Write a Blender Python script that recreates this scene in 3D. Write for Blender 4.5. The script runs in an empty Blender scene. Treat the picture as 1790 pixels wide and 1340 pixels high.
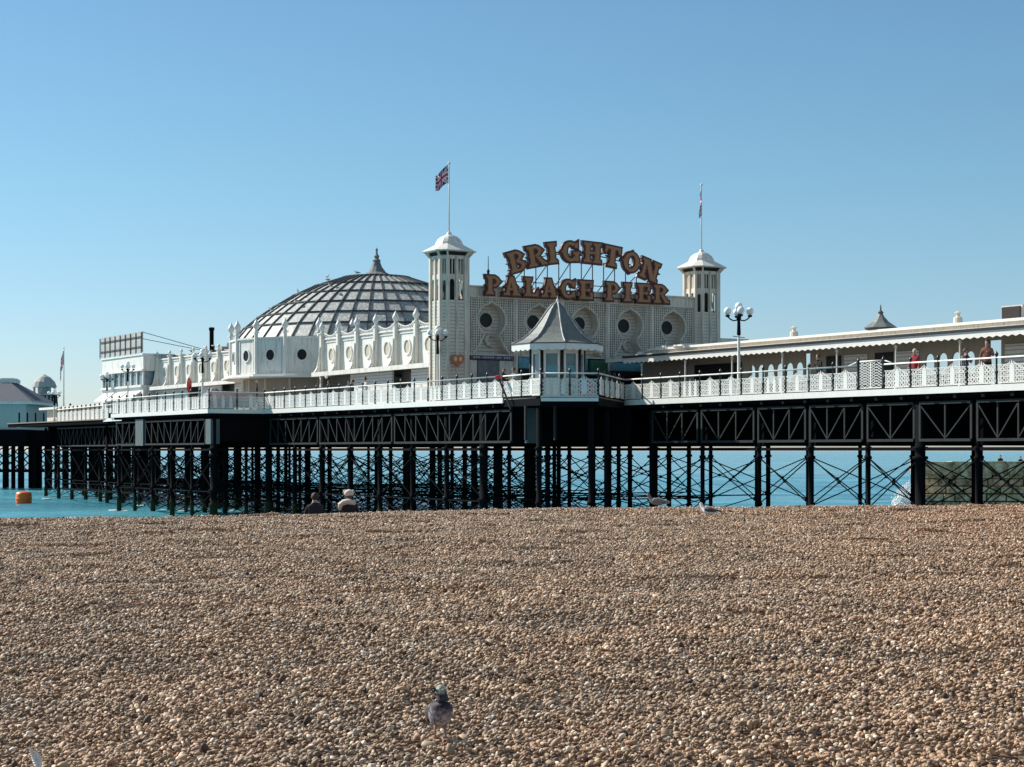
import bpy, bmesh, math, random
import numpy as np
from math import sin, cos, pi, radians, sqrt, atan2
from mathutils import Vector, Matrix, Euler
random.seed(7)
SC = bpy.context.scene
COL = SC.collection
# ------------------------------------------------------------------ camera, sky, sun, exposure
cam_d = bpy.data.cameras.new('camera'); cam = bpy.data.objects.new('camera', cam_d); COL.objects.link(cam)
cam.location = (0, 0, 0); cam.rotation_euler = (pi/2, 0, 0)
cam_d.sensor_width = 36; cam_d.lens = 64.36; cam_d.shift_y = 0.0659
cam_d.clip_start = .1; cam_d.clip_end = 120000
SC.camera = cam
SUN_AZ = (-.90, .44); SUN_EL = radians(37)
world = bpy.data.worlds.new("World"); SC.world = world; world.use_nodes = True
wn = world.node_tree.nodes; wl = world.node_tree.links
sky = wn.new('ShaderNodeTexSky'); sky.sky_type = 'NISHITA'; sky.sun_disc = False
sky.sun_elevation = SUN_EL; sky.sun_rotation = atan2(SUN_AZ[0], SUN_AZ[1])
sky.air_density = 1.0; sky.dust_density = 0.25; sky.ozone_density = 5
hsv = wn.new('ShaderNodeHueSaturation'); hsv.inputs['Saturation'].default_value = 1.0; hsv.inputs['Value'].default_value = 1.0
wl.new(sky.outputs[0], hsv.inputs['Color']); geo = wn.new('ShaderNodeTexCoord'); sep = wn.new('ShaderNodeSeparateXYZ'); mr = wn.new('ShaderNodeMapRange')   # sky overhead desaturated so its fill light on shaded faces is less blue
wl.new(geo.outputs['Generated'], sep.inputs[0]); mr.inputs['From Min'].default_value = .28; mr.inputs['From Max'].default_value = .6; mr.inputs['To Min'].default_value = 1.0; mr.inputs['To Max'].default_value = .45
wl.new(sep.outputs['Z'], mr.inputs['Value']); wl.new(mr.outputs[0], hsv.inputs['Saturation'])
tint = wn.new('ShaderNodeMix'); tint.data_type = 'RGBA'; tint.blend_type = 'MULTIPLY'; tint.inputs['Factor'].default_value = 1; tint.inputs['B'].default_value = (.91,1.02,1.0,1)
m2 = wn.new('ShaderNodeMapRange'); m2.inputs['From Max'].default_value = .14; wl.new(sep.outputs['Z'], m2.inputs['Value'])
tc_ = wn.new('ShaderNodeMix'); tc_.data_type = 'RGBA'; tc_.inputs['A'].default_value = (.94,.96,1.12,1); tc_.inputs['B'].default_value = (.89,1.06,1.01,1); wl.new(m2.outputs[0], tc_.inputs['Factor']); wl.new(tc_.outputs['Result'], tint.inputs['B'])
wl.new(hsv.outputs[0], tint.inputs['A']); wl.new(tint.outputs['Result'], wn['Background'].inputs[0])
wn['Background'].inputs[1].default_value = 0.08
sd = bpy.data.lights.new('sun', 'SUN'); sd.energy = 4.8; sd.angle = radians(.5); sd.color = (1, .95, .87)
so = bpy.data.objects.new('sun', sd); COL.objects.link(so)
_h = Vector((SUN_AZ[0], SUN_AZ[1], 0)).normalized()
sundir = Vector((_h.x*cos(SUN_EL), _h.y*cos(SUN_EL), sin(SUN_EL)))
so.rotation_euler = sundir.to_track_quat('Z', 'Y').to_euler(); so.location = (-40, 60, 60)
SC.view_settings.view_transform = 'Standard'; SC.view_settings.look = 'None'
SC.view_settings.exposure = 0.52; SC.view_settings.gamma = 1
# ------------------------------------------------------------------ frame of the pier: v across, u seaward
TH = radians(30.7); OX, OY = .16, 103.0
def W(v, u, z=0.0):
    return Vector((OX+v*cos(TH)-u*sin(TH), OY+v*sin(TH)+u*cos(TH), z))
DK = 3.0; SEA = -4.9; BEACH = -1.75
# ------------------------------------------------------------------ materials
def mat(name, col, rough=.6, var=.12, scale=3.0, bump=0.0, bscale=30.0, metal=0.0, streak=0.0, dirt=(.12,.10,.08), spec=.5, lines=0.0, linegap=.15):
    m = bpy.data.materials.new(name); m.use_nodes = True
    n = m.node_tree.nodes; l = m.node_tree.links; b = n['Principled BSDF']
    b.inputs['Roughness'].default_value = rough; b.inputs['Metallic'].default_value = metal
    b.inputs['Specular IOR Level'].default_value = spec
    tc = n.new('ShaderNodeTexCoord')
    no = n.new('ShaderNodeTexNoise'); no.inputs['Scale'].default_value = scale; no.inputs['Detail'].default_value = 6
    l.new(tc.outputs['Object'], no.inputs['Vector'])
    mx = n.new('ShaderNodeMix'); mx.data_type = 'RGBA'
    mx.inputs['A'].default_value = (*[c*(1-var) for c in col], 1); mx.inputs['B'].default_value = (*[min(1, c*(1+var)) for c in col], 1)
    l.new(no.outputs['Fac'], mx.inputs['Factor']); out = mx.outputs['Result']
    if streak > 0:
        mp = n.new('ShaderNodeMapping'); mp.inputs['Scale'].default_value = (4, 4, .55)
        l.new(tc.outputs['Object'], mp.inputs['Vector'])
        n2 = n.new('ShaderNodeTexNoise'); n2.inputs['Scale'].default_value = 1.6; n2.inputs['Detail'].default_value = 8
        l.new(mp.outputs[0], n2.inputs['Vector'])
        r = n.new('ShaderNodeValToRGB'); r.color_ramp.elements[0].position = .50; r.color_ramp.elements[1].position = .72
        r.color_ramp.elements[0].color = (0,0,0,1); r.color_ramp.elements[1].color = (streak,)*3+(1,)
        l.new(n2.outputs['Fac'], r.inputs[0])
        m2 = n.new('ShaderNodeMix'); m2.data_type = 'RGBA'; m2.inputs['B'].default_value = (*dirt, 1)
        l.new(out, m2.inputs['A']); l.new(r.outputs[0], m2.inputs['Factor']); out = m2.outputs['Result']
    l.new(out, b.inputs['Base Color'])
    if bump > 0 or lines > 0:
        bp = n.new('ShaderNodeBump'); bp.inputs['Strength'].default_value = max(bump, lines); bp.inputs['Distance'].default_value = .02
        if lines > 0:
            sx = n.new('ShaderNodeSeparateXYZ'); l.new(tc.outputs['Object'], sx.inputs[0])
            ma = n.new('ShaderNodeMath'); ma.operation = 'PINGPONG'; ma.inputs[1].default_value = linegap/2
            l.new(sx.outputs['Z'], ma.inputs[0])
            mb = n.new('ShaderNodeMath'); mb.operation = 'LESS_THAN'; mb.inputs[1].default_value = .018
            l.new(ma.outputs[0], mb.inputs[0])
            mc = n.new('ShaderNodeMix'); mc.data_type = 'RGBA'; mc.inputs['B'].default_value = (*[c*.45 for c in col], 1)
            l.new(mb.outputs[0], mc.inputs['Factor']); l.new(out, mc.inputs['A']); l.new(mc.outputs['Result'], b.inputs['Base Color'])
            l.new(mb.outputs[0], bp.inputs['Height']); bp.invert = True
        else:
            n3 = n.new('ShaderNodeTexNoise'); n3.inputs['Scale'].default_value = bscale; n3.inputs['Detail'].default_value = 5
            l.new(tc.outputs['Object'], n3.inputs['Vector']); l.new(n3.outputs['Fac'], bp.inputs['Height'])
        l.new(bp.outputs[0], b.inputs['Normal'])
    return m
M = {}
M['white'] = mat('white_paint', (.74,.72,.67), .5, .08, 1.3, .15, 25, streak=.6, dirt=(.33,.29,.24))
M['white2'] = mat('bright_white_paint', (.72,.71,.67), .45, .07, 2, streak=.15, dirt=(.4,.38,.34))
M['cream'] = mat('cream_paint', (.66,.60,.51), .6, .10, 1.5, .15, 25, streak=.65, dirt=(.27,.24,.19))
M['clap'] = mat('boarded_paint', (.64,.585,.50), .6, .10, 1.5, streak=.3, dirt=(.22,.2,.17), lines=.6, linegap=.22)
M['clapw'] = mat('white_boarding', (.72,.72,.70), .6, .06, 1.5, streak=.2, dirt=(.4,.38,.34), lines=.6, linegap=.2)
M['trellis_shade'] = mat('trellis_shade_backing', (.11,.10,.09), .8, .15, 4)  # same painted wall, coloured dark to stand in for shade behind the bars
M['iron'] = mat('black_iron', (.007,.008,.010), .75, .4, 5, .2, 40, streak=.4, dirt=(.014,.010,.008), spec=.03)
M['girder'] = mat('weathered_girder_paint', (.024,.029,.030), .7, .4, 4, .2, 30, streak=.7, dirt=(.012,.011,.010), spec=.2)
M['greypanel'] = mat('grey_green_panel_paint', (.07,.10,.105), .6, .3, 2, .2, 30, streak=.7, dirt=(.06,.06,.05))
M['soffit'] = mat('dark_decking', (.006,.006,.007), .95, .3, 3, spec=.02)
M['deck'] = mat('timber_deck', (.22,.18,.14), .8, .2, 3, .3, 20)
M['post'] = mat('black_post_paint', (.012,.012,.014), .35, .3, 5)
M['glassd'] = mat('dark_glass', (.012,.013,.014), .35, .4, 2, spec=.2)
M['glassb'] = mat('blue_glass', (.12,.20,.24), .15, .6, 1.5)
M['dark'] = mat('dark_interior', (.015,.013,.013), .8, .3, 2)
M['shutter'] = mat('grey_shutter', (.14,.135,.125), .7, .15, 2, lines=.5, linegap=.12)
M['beige'] = mat('beige_boarding', (.34,.32,.27), .7, .08, 2, streak=.2)
M['pane'] = mat('cream_blind', (.48,.45,.34), .5, .12, 2)
M['lead'] = mat('weathered_lead_sheet', (.33,.34,.33), .55, .5, 2.2, .3, 12, streak=1.0, dirt=(.72,.71,.67))
M['leadd'] = mat('dark_glazing_bar', (.05,.055,.06), .55, .3, 3)
M['roofgrey'] = mat('grey_roof_felt', (.16,.17,.18), .8, .35, 2, .3, 20, streak=.5, dirt=(.35,.35,.34))
M['zinc'] = mat('kiosk_roof_shingle', (.15,.165,.16), .6, .35, 5, .4, 18, streak=.35, dirt=(.3,.31,.31))
M['gold'] = mat('sign_letter_gold', (.33,.15,.05), .45, .2, 4)
M['maroon'] = mat('sign_letter_rim', (.030,.009,.008), .5, .3, 4)
M['redrim'] = mat('sign_letter_red_rim', (.15,.016,.014), .5, .3, 4)
M['red'] = mat('red_plastic', (.62,.02,.03), .35, .1, 4)
M['globe'] = mat('white_globe_glass', (.85,.85,.85), .55, .03, 4)
M['purple'] = mat('purple_sign', (.09,.055,.14), .5, .15, 5)
M['teal'] = mat('teal_sign', (.10,.30,.36), .5, .5, 3)
M['green'] = mat('green_sign', (.03,.10,.05), .5, .4, 4)
M['mural'] = mat('grey_banner', (.15,.15,.15), .6, .8, 2.5)
M['orange'] = mat('heart_orange', (.42,.13,.035), .4, .2, 4)
M['orangel'] = mat('heart_pale', (.72,.45,.28), .4, .1, 4)
M['buoy'] = mat('orange_buoy', (.78,.16,.025), .45, .12, 3)
M['pile'] = mat('weedy_iron_pile', (.007,.008,.010), .8, .5, 6, .3, 30, streak=.5, dirt=(.02,.012,.008), spec=.03)
_n = M['pile'].node_tree.nodes; _l = M['pile'].node_tree.links; _t = _n.new('ShaderNodeTexCoord'); _s = _n.new('ShaderNodeSeparateXYZ'); _l.new(_t.outputs['Object'], _s.inputs[0])
_q = _n.new('ShaderNodeTexNoise'); _q.inputs['Scale'].default_value = 5; _l.new(_t.outputs['Object'], _q.inputs[0]); _a = _n.new('ShaderNodeMath'); _a.operation = 'MULTIPLY_ADD'; _a.inputs[1].default_value = 1.2; _l.new(_q.outputs['Fac'], _a.inputs[0]); _l.new(_s.outputs['Z'], _a.inputs[2])
_m = _n.new('ShaderNodeMapRange'); _m.inputs[1].default_value = -2.9; _m.inputs[2].default_value = -3.4; _l.new(_a.outputs[0], _m.inputs[0]); _x = _n.new('ShaderNodeMix'); _x.data_type = 'RGBA'; _x.inputs['B'].default_value = (.035,.042,.022,1)
_b = _n['Principled BSDF']; _l.new(_b.inputs['Base Color'].links[0].from_socket, _x.inputs['A']); _l.new(_m.outputs[0], _x.inputs['Factor']); _l.new(_x.outputs['Result'], _b.inputs['Base Color'])
M['board'] = mat('grey_weathered_board', (.42,.41,.39), .8, .4, 6, streak=.6, dirt=(.13,.12,.12))
M['farwall'] = mat('pale_teal_wall', (.42,.45,.43), .8, .08, 1)
M['farroof'] = mat('slate_roof', (.09,.10,.13), .8, .2, 2)
M['fred'] = mat('flag_red', (.50,.05,.07), .8, .1, 3); M['fblue'] = mat('flag_blue', (.04,.05,.20), .8, .1, 3); M['fwhite'] = mat('flag_white', (.70,.68,.70), .8, .05, 3)
M['skin'] = mat('skin', (.45,.27,.19), .6, .05); M['hairb'] = mat('dark_hair', (.025,.018,.014), .7, .3, 30, .3, 80); M['hairn'] = mat('brown_hair', (.10,.055,.03), .7, .3, 30, .3, 80)
M['black_cloth'] = mat('black_cloth', (.015,.016,.02), .9, .2, 8); M['grey_cloth'] = mat('grey_cloth', (.22,.23,.25), .9, .2, 8)
M['red_cloth'] = mat('red_cloth', (.35,.03,.04), .9, .2, 8); M['pale_cloth'] = mat('pale_cloth', (.6,.58,.55), .9, .15, 8, .4, 40); M['brown_cloth'] = mat('brown_cloth', (.22,.09,.06), .9, .2, 8)
M['blue_cloth'] = mat('denim', (.04,.06,.11), .9, .2, 8); M['fleece'] = mat('cream_fleece', (.68,.58,.50), .95, .15, 14, .9, 45)
M['feather'] = mat('white_feather', (.80,.79,.77), .6, .04, 20)
M['yellow'] = mat('yellow_plastic', (.65,.6,.12), .5, .1, 4)
M['litter_pink'] = mat('pale_pink_board', (.6,.35,.35), .6, .4, 4)
def stone_mat():
    m = bpy.data.materials.new('groyne_stone'); m.use_nodes = True
    n = m.node_tree.nodes; l = m.node_tree.links; b = n['Principled BSDF']; b.inputs['Roughness'].default_value = .9
    tc = n.new('ShaderNodeTexCoord'); no = n.new('ShaderNodeTexNoise'); no.inputs['Scale'].default_value = 1.2; no.inputs['Detail'].default_value = 10; no.inputs['Roughness'].default_value = .75
    l.new(tc.outputs['Object'], no.inputs[0])
    r = n.new('ShaderNodeValToRGB'); e = r.color_ramp.elements; e[0].position = .40; e[0].color = (.20,.13,.06,1); e[1].position = .62; e[1].color = (.85,.66,.46,1)
    x = r.color_ramp.elements.new(.5); x.color = (.58,.39,.22,1)
    l.new(no.outputs['Fac'], r.inputs[0]); l.new(r.outputs[0], b.inputs['Base Color'])
    bp = n.new('ShaderNodeBump'); bp.inputs['Strength'].default_value = .6; bp.inputs['Distance'].default_value = .08; l.new(no.outputs['Fac'], bp.inputs['Height']); l.new(bp.outputs[0], b.inputs['Normal'])
    return m
M['stone'] = stone_mat()
def water_mat():
    m = bpy.data.materials.new('sea_water'); m.use_nodes = True
    n = m.node_tree.nodes; l = m.node_tree.links; b = n['Principled BSDF']
    b.inputs['Roughness'].default_value = .16; b.inputs['IOR'].default_value = 1.33; b.inputs['Specular IOR Level'].default_value = .35
    tc = n.new('ShaderNodeTexCoord')
    no = n.new('ShaderNodeTexNoise'); no.inputs['Scale'].default_value = 1.0; no.inputs['Detail'].default_value = 6; mq = n.new('ShaderNodeMapping'); mq.inputs['Scale'].default_value = (.012,.09,1)
    l.new(tc.outputs['Object'], mq.inputs[0]); l.new(mq.outputs[0], no.inputs[0])
    r = n.new('ShaderNodeValToRGB'); e = r.color_ramp.elements; e[0].position = .35; e[0].color = (.025,.15,.22,1); e[1].position = .65; e[1].color = (.10,.37,.45,1)
    l.new(no.outputs['Fac'], r.inputs[0]); l.new(r.outputs[0], b.inputs['Base Color'])
    mp = n.new('ShaderNodeMapping'); mp.inputs['Scale'].default_value = (.30, 1, 1); l.new(tc.outputs['Object'], mp.inputs[0])
    a = n.new('ShaderNodeTexNoise'); a.inputs['Scale'].default_value = .9; a.inputs['Detail'].default_value = 9; a.inputs['Roughness'].default_value = .6
    l.new(mp.outputs[0], a.inputs[0])
    bp = n.new('ShaderNodeBump'); bp.inputs['Strength'].default_value = 1; bp.inputs['Distance'].default_value = .35
    l.new(a.outputs['Fac'], bp.inputs['Height']); l.new(bp.outputs[0], b.inputs['Normal'])
    return m
M['water'] = water_mat()
def pebble_mat(ground=False):
    m = bpy.data.materials.new('shingle_ground' if ground else 'shingle'); m.use_nodes = True
    n = m.node_tree.nodes; l = m.node_tree.links; b = n['Principled BSDF']; b.inputs['Roughness'].default_value = .62
    b.inputs['Specular IOR Level'].default_value = .35
    g = n.new('ShaderNodeNewGeometry'); r = n.new('ShaderNodeValToRGB'); cr = r.color_ramp; cr.interpolation = 'LINEAR'
    cols = [(0,(.08,.055,.045)),(.10,(.20,.14,.10)),(.25,(.36,.26,.17)),(.42,(.27,.20,.14)),(.55,(.52,.41,.29)),(.70,(.40,.33,.25)),(.82,(.34,.21,.13)),(.92,(.66,.56,.44)),(1,(.82,.78,.70))]
    cr.elements[0].position = 0; cols = [(p_,(c_[0]*1.02,c_[1]*.95,c_[2]*.90)) for p_, c_ in cols]; cr.elements[0].color = (*cols[0][1],1); cr.elements[1].position = 1; cr.elements[1].color = (*cols[-1][1],1)
    for p, c in cols[1:-1]:
        e = cr.elements.new(p); e.color = (*c,1)
    tc = n.new('ShaderNodeTexCoord')
    if ground:
        vo = n.new('ShaderNodeTexVoronoi'); vo.inputs['Scale'].default_value = 22; l.new(g.outputs['Position'], vo.inputs['Vector'])
        sp = n.new('ShaderNodeSeparateColor'); l.new(vo.outputs['Color'], sp.inputs[0]); l.new(sp.outputs[0], r.inputs[0])
        bp = n.new('ShaderNodeBump'); bp.inputs['Distance'].default_value = .03; bp.invert = True; l.new(vo.outputs['Distance'], bp.inputs['Height']); l.new(bp.outputs[0], b.inputs['Normal'])
    else:
        l.new(g.outputs['Random Per Island'], r.inputs[0])
    no = n.new('ShaderNodeTexNoise'); no.inputs['Scale'].default_value = .6; no.inputs['Detail'].default_value = 5; l.new(g.outputs['Position'], no.inputs[0])
    r2 = n.new('ShaderNodeValToRGB'); r2.color_ramp.elements[0].position = .38; r2.color_ramp.elements[0].color = (.86,.85,.85,1) if not ground else (.25,.23,.22,1); r2.color_ramp.elements[1].position = .62; r2.color_ramp.elements[1].color = (1.08,1.0,.94,1) if not ground else (.3,.27,.25,1)  # ground sheet darkened so gaps between the pebbles look shaded
    l.new(no.outputs['Fac'], r2.inputs[0])
    mx = n.new('ShaderNodeMix'); mx.data_type = 'RGBA'; mx.blend_type = 'MULTIPLY'; mx.inputs['Factor'].default_value = 1
    l.new(r.outputs[0], mx.inputs['A']); l.new(r2.outputs[0], mx.inputs['B']); 
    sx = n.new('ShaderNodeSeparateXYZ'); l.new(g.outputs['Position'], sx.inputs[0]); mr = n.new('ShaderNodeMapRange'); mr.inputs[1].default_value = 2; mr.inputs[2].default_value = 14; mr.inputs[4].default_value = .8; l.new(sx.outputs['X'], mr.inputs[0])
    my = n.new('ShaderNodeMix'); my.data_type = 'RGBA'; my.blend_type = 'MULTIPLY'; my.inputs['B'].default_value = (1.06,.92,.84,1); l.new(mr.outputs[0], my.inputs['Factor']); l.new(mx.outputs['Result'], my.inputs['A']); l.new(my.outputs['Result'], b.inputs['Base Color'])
    return m
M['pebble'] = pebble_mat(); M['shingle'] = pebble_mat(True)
def bird_mat(name, a, c, scale):
    m = bpy.data.materials.new(name); m.use_nodes = True
    n = m.node_tree.nodes; l = m.node_tree.links; b = n['Principled BSDF']; b.inputs['Roughness'].default_value = .7
    tc = n.new('ShaderNodeTexCoord'); v = n.new('ShaderNodeTexNoise'); v.inputs['Scale'].default_value = scale; v.inputs['Detail'].default_value = 4
    l.new(tc.outputs['Object'], v.inputs[0]); r = n.new('ShaderNodeValToRGB'); r.color_ramp.elements[0].position = .42; r.color_ramp.elements[1].position = .58
    r.color_ramp.elements[0].color = (*a,1); r.color_ramp.elements[1].color = (*c,1); l.new(v.outputs['Fac'], r.inputs[0]); l.new(r.outputs[0], b.inputs['Base Color'])
    return m
M['b_body'] = bird_mat('grey_feathers', (.16,.15,.16), (.36,.33,.33), 28); M['b_neck'] = bird_mat('dark_neck_feathers', (.018,.012,.02), (.04,.05,.045), 30)
M['b_head'] = bird_mat('pale_green_head_feathers', (.12,.17,.13), (.50,.55,.48), 55); M['b_wing'] = bird_mat('dark_wing_feathers', (.03,.025,.03), (.10,.09,.10), 40)
M['b_white'] = mat('white_feathers', (.75,.74,.72), .7, .05, 10); M['b_grey'] = mat('grey_back_feathers', (.20,.19,.20), .7, .2, 20); M['b_leg'] = mat('pink_leg', (.40,.20,.15), .6, .1, 10)
M['b_beak'] = mat('yellow_beak', (.5,.35,.08), .5, .1, 10)
def pigeon_mat():
    m = bpy.data.materials.new('pigeon_plumage'); m.use_nodes = True
    n = m.node_tree.nodes; l = m.node_tree.links; b = n['Principled BSDF']; b.inputs['Roughness'].default_value = .75
    tc = n.new('ShaderNodeTexCoord'); sx = n.new('ShaderNodeSeparateXYZ'); l.new(tc.outputs['Object'], sx.inputs[0])
    v = n.new('ShaderNodeTexNoise'); v.inputs['Scale'].default_value = 45; v.inputs['Detail'].default_value = 5; l.new(tc.outputs['Object'], v.inputs[0])
    a = n.new('ShaderNodeMath'); a.operation = 'MULTIPLY_ADD'; a.inputs[1].default_value = .07; l.new(v.outputs['Fac'], a.inputs[0]); l.new(sx.outputs['Z'], a.inputs[2])
    mr = n.new('ShaderNodeMapRange'); mr.inputs[1].default_value = .10; mr.inputs[2].default_value = .40; l.new(a.outputs[0], mr.inputs[0])
    r = n.new('ShaderNodeValToRGB'); cr = r.color_ramp; cr.elements[0].position = 0; cr.elements[0].color = (.42,.38,.36,1); cr.elements[1].position = 1; cr.elements[1].color = (.55,.62,.52,1)
    for p_, c_ in ((.20,(.34,.31,.31)),(.34,(.22,.19,.22)),(.40,(.16,.13,.15)),(.47,(.022,.015,.026)),(.72,(.025,.022,.03)),(.78,(.16,.19,.15)),(.86,(.46,.50,.43)),(.92,(.26,.30,.25))):
        e = cr.elements.new(p_); e.color = (*c_,1)
    l.new(mr.outputs[0], r.inputs[0])
    v2 = n.new('ShaderNodeTexNoise'); v2.inputs['Scale'].default_value = 42; l.new(tc.outputs['Object'], v2.inputs[0])
    m3 = n.new('ShaderNodeMapRange'); m3.inputs[1].default_value = .35; m3.inputs[2].default_value = .65; m3.inputs[3].default_value = .45; m3.inputs[4].default_value = 1.9; l.new(v2.outputs['Fac'], m3.inputs[0])
    mx = n.new('ShaderNodeMix'); mx.data_type = 'RGBA'; mx.blend_type = 'MULTIPLY'; mx.inputs['Factor'].default_value = 1
    l.new(r.outputs[0], mx.inputs['A']); l.new(m3.outputs[0], mx.inputs['B']); l.new(mx.outputs['Result'], b.inputs['Base Color'])
    return m
M['pigeon'] = pigeon_mat()
M['foam'] = mat('white_sea_foam', (.80,.83,.84), .9, .04, 5, .5, 9)

# ------------------------------------------------------------------ mesh collector
class MB:
    def __init__(s): s.v = []; s.f = []; s.mi = []; s.cur = 0
    def add(s, vs, fs):
        o = len(s.v); s.v += [tuple(p) for p in vs]; s.f += [tuple(i+o for i in f) for f in fs]; s.mi += [s.cur]*len(fs); return s
    def box(s, x0, x1, y0, y1, z0, z1):
        vs = [(x,y,z) for x in (x0,x1) for y in (y0,y1) for z in (z0,z1)]
        return s.add(vs, [(0,1,3,2),(4,6,7,5),(0,4,5,1),(2,3,7,6),(0,2,6,4),(1,5,7,3)])
    def bar(s, p, q, w=.05, h=None):
        p = Vector(p); q = Vector(q); h = h or w; d = (q-p).normalized()
        up = Vector((0,0,1)) if abs(d.z) < .95 else Vector((0,1,0))
        a = d.cross(up).normalized()*w/2; b = a.cross(d).normalized()*h/2
        vs = [p-a-b,p+a-b,p+a+b,p-a+b,q-a-b,q+a-b,q+a+b,q-a+b]
        return s.add(vs, [(0,3,2,1),(4,5,6,7),(0,1,5,4),(1,2,6,5),(2,3,7,6),(3,0,4,7)])
    def tube(s, pts, r, n=8, cap=True):
        pts = [Vector(p) for p in pts]; rs = r if isinstance(r, (list,tuple)) else [r]*len(pts); rings = []
        ref = Vector((0,0,1)) if abs((pts[-1]-pts[0]).normalized().z) < .9 else Vector((1,0,0))
        for i, p in enumerate(pts):
            d = (pts[min(i+1,len(pts)-1)]-pts[max(i-1,0)]).normalized(); a = d.cross(ref).normalized(); b = d.cross(a)
            rings.append([p+(a*cos(2*pi*k/n)+b*sin(2*pi*k/n))*rs[i] for k in range(n)])
        vs = [q for rg in rings for q in rg]; fs = []
        for i in range(len(pts)-1):
            for k in range(n): fs.append((i*n+k, i*n+(k+1)%n, (i+1)*n+(k+1)%n, (i+1)*n+k))
        if cap: fs += [tuple(range(n))[::-1], tuple(range((len(pts)-1)*n, len(pts)*n))]
        return s.add(vs, fs)
    def lathe(s, prof, n=16, c=(0,0,0), ph=0.0, sx=1, sy=1):
        vs = []; fs = []
        for r, z in prof:
            for k in range(n): vs.append((c[0]+sx*r*cos(ph+2*pi*k/n), c[1]+sy*r*sin(ph+2*pi*k/n), c[2]+z))
        for i in range(len(prof)-1):
            for k in range(n): fs.append((i*n+k, i*n+(k+1)%n, (i+1)*n+(k+1)%n, (i+1)*n+k))
        fs += [tuple(range(n))[::-1], tuple(range((len(prof)-1)*n, len(prof)*n))]
        return s.add(vs, fs)
    def ball(s, c, r, n=12, sx=1, sy=1, sz=1):
        m = 8; prof = [(max(.001, r*sin(pi*i/m)), -r*cos(pi*i/m)*sz) for i in range(m+1)]
        return s.lathe(prof, n, c, 0, sx, sy)
    def prism(s, poly, vec):            # 3-D polygon swept along vec
        n = len(poly); vec = Vector(vec); a = [Vector(p) for p in poly]; b = [p+vec for p in a]
        return s.add(a+b, [tuple(range(n))[::-1], tuple(range(n,2*n))]+[(i,(i+1)%n,n+(i+1)%n,n+i) for i in range(n)])
    def build(s, name, m, parent=None, smooth=False, off=(0,0,0)):
        me = bpy.data.meshes.new(name)
        me.from_pydata([(p[0]-off[0],p[1]-off[1],p[2]-off[2]) for p in s.v], [], s.f)
        for x in (m if isinstance(m, list) else [m]): me.materials.append(x)
        if isinstance(m, list): me.polygons.foreach_set('material_index', s.mi)
        if smooth: me.polygons.foreach_set('use_smooth', [True]*len(me.polygons))
        bm = bmesh.new(); bm.from_mesh(me); bmesh.ops.recalc_face_normals(bm, faces=bm.faces); bm.to_mesh(me); bm.free()
        me.update()
        o = bpy.data.objects.new(name, me); COL.objects.link(o)
        if parent: o.parent = parent
        return o
def tag(o, label=None, cat=None, group=None, kind=None):
    if label: o['label'] = label
    if cat: o['category'] = cat
    if group: o['group'] = group
    if kind: o['kind'] = kind
    return o
ORG = {}
def thing(name, label, cat, org=(0,0,0), rot=TH, group=None, world_loc=None):   # org in pier coordinates (v,u,z)
    o = bpy.data.objects.new(name, None); COL.objects.link(o); o.empty_display_size = .3
    o.location = world_loc if world_loc is not None else W(*org); o.rotation_euler = (0,0,rot)
    return tag(o, label, cat, group)
class P:                                 # a thing whose parts are written in pier coordinates
    def __init__(s, name, label, cat, org, group=None):
        s.org = org; s.root = thing(name, label, cat, org, TH, group)
    def part(s, name, mb, m, parent=None, smooth=False): return mb.build(name, m, parent or s.root, smooth, s.org)
def copy_tree(o, parent=None):
    c = o.copy(); COL.objects.link(c); c.parent = parent
    for ch in o.children: copy_tree(ch, c)
    return c
# ------------------------------------------------------------------ beach, sea
EX = [-60,-13.4,-9,-4.8,.1,5.4,16.7,60]; EY = [44,47.9,48.7,51.9,55.4,57.1,59.6,68]
def edge(x): return float(np.interp(x, EX, EY))
from mathutils import noise as mnoise
def ground_z(x, y):
    e = edge(x); und = .016*sin(x*1.1+.6*y)+.012*sin(y*1.3-x*.7+1)+.03*sin(y*.37+x*.23)
    und += .055*mnoise.noise(Vector((x*.45,y*.38,1.7)))+.03*mnoise.noise(Vector((x*.9,y*.8,5.)))
    und *= min(1, max(0, (e-y)/6))
    t = y-e
    if t < -2: d = 0
    elif t < 2: d = .10*(t+2)**2/8
    else: d = .2+.10*(t-2) if t < 3 else .3+.17*(t-3)
    return BEACH+und-d
def smooth_grid(name, xs, ys, zf, m, kind='structure'):
    vs = [(x,y,zf(x,y)) for y in ys for x in xs]; nx = len(xs)
    fs = [(j*nx+i, j*nx+i+1, (j+1)*nx+i+1, (j+1)*nx+i) for j in range(len(ys)-1) for i in range(nx-1)]
    me = bpy.data.meshes.new(name); me.from_pydata(vs, [], fs); me.materials.append(m); me.polygons.foreach_set('use_smooth', [True]*len(fs)); me.update()
    o = bpy.data.objects.new(name, me); COL.objects.link(o); o['kind'] = kind; return o
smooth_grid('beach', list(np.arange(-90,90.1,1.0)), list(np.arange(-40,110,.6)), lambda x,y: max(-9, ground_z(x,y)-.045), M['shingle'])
def wave(x, y):
    a = .16*mnoise.noise(Vector((x*.10,y*.22,0)))+.10*mnoise.noise(Vector((x*.22,y*.5,3)))+.05*mnoise.noise(Vector((x*.6,y*1.1,7)))+.06*sin(y*.42+x*.07+1.5*mnoise.noise(Vector((x*.05,y*.05,9))))
    k = min(1, max(0, (430-y)/120), max(0, (180-abs(x))/40))
    return SEA+a*k*1.25-(1-k)*.02
wx = np.arange(-180,180.1,1.1); wy = np.concatenate([np.arange(56,170,.62), np.arange(170,431,1.3)])
smooth_grid('sea', list(wx), list(wy), wave, M['water'])
sea_mb = MB(); R = 40000; z_ = SEA-.02
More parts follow.
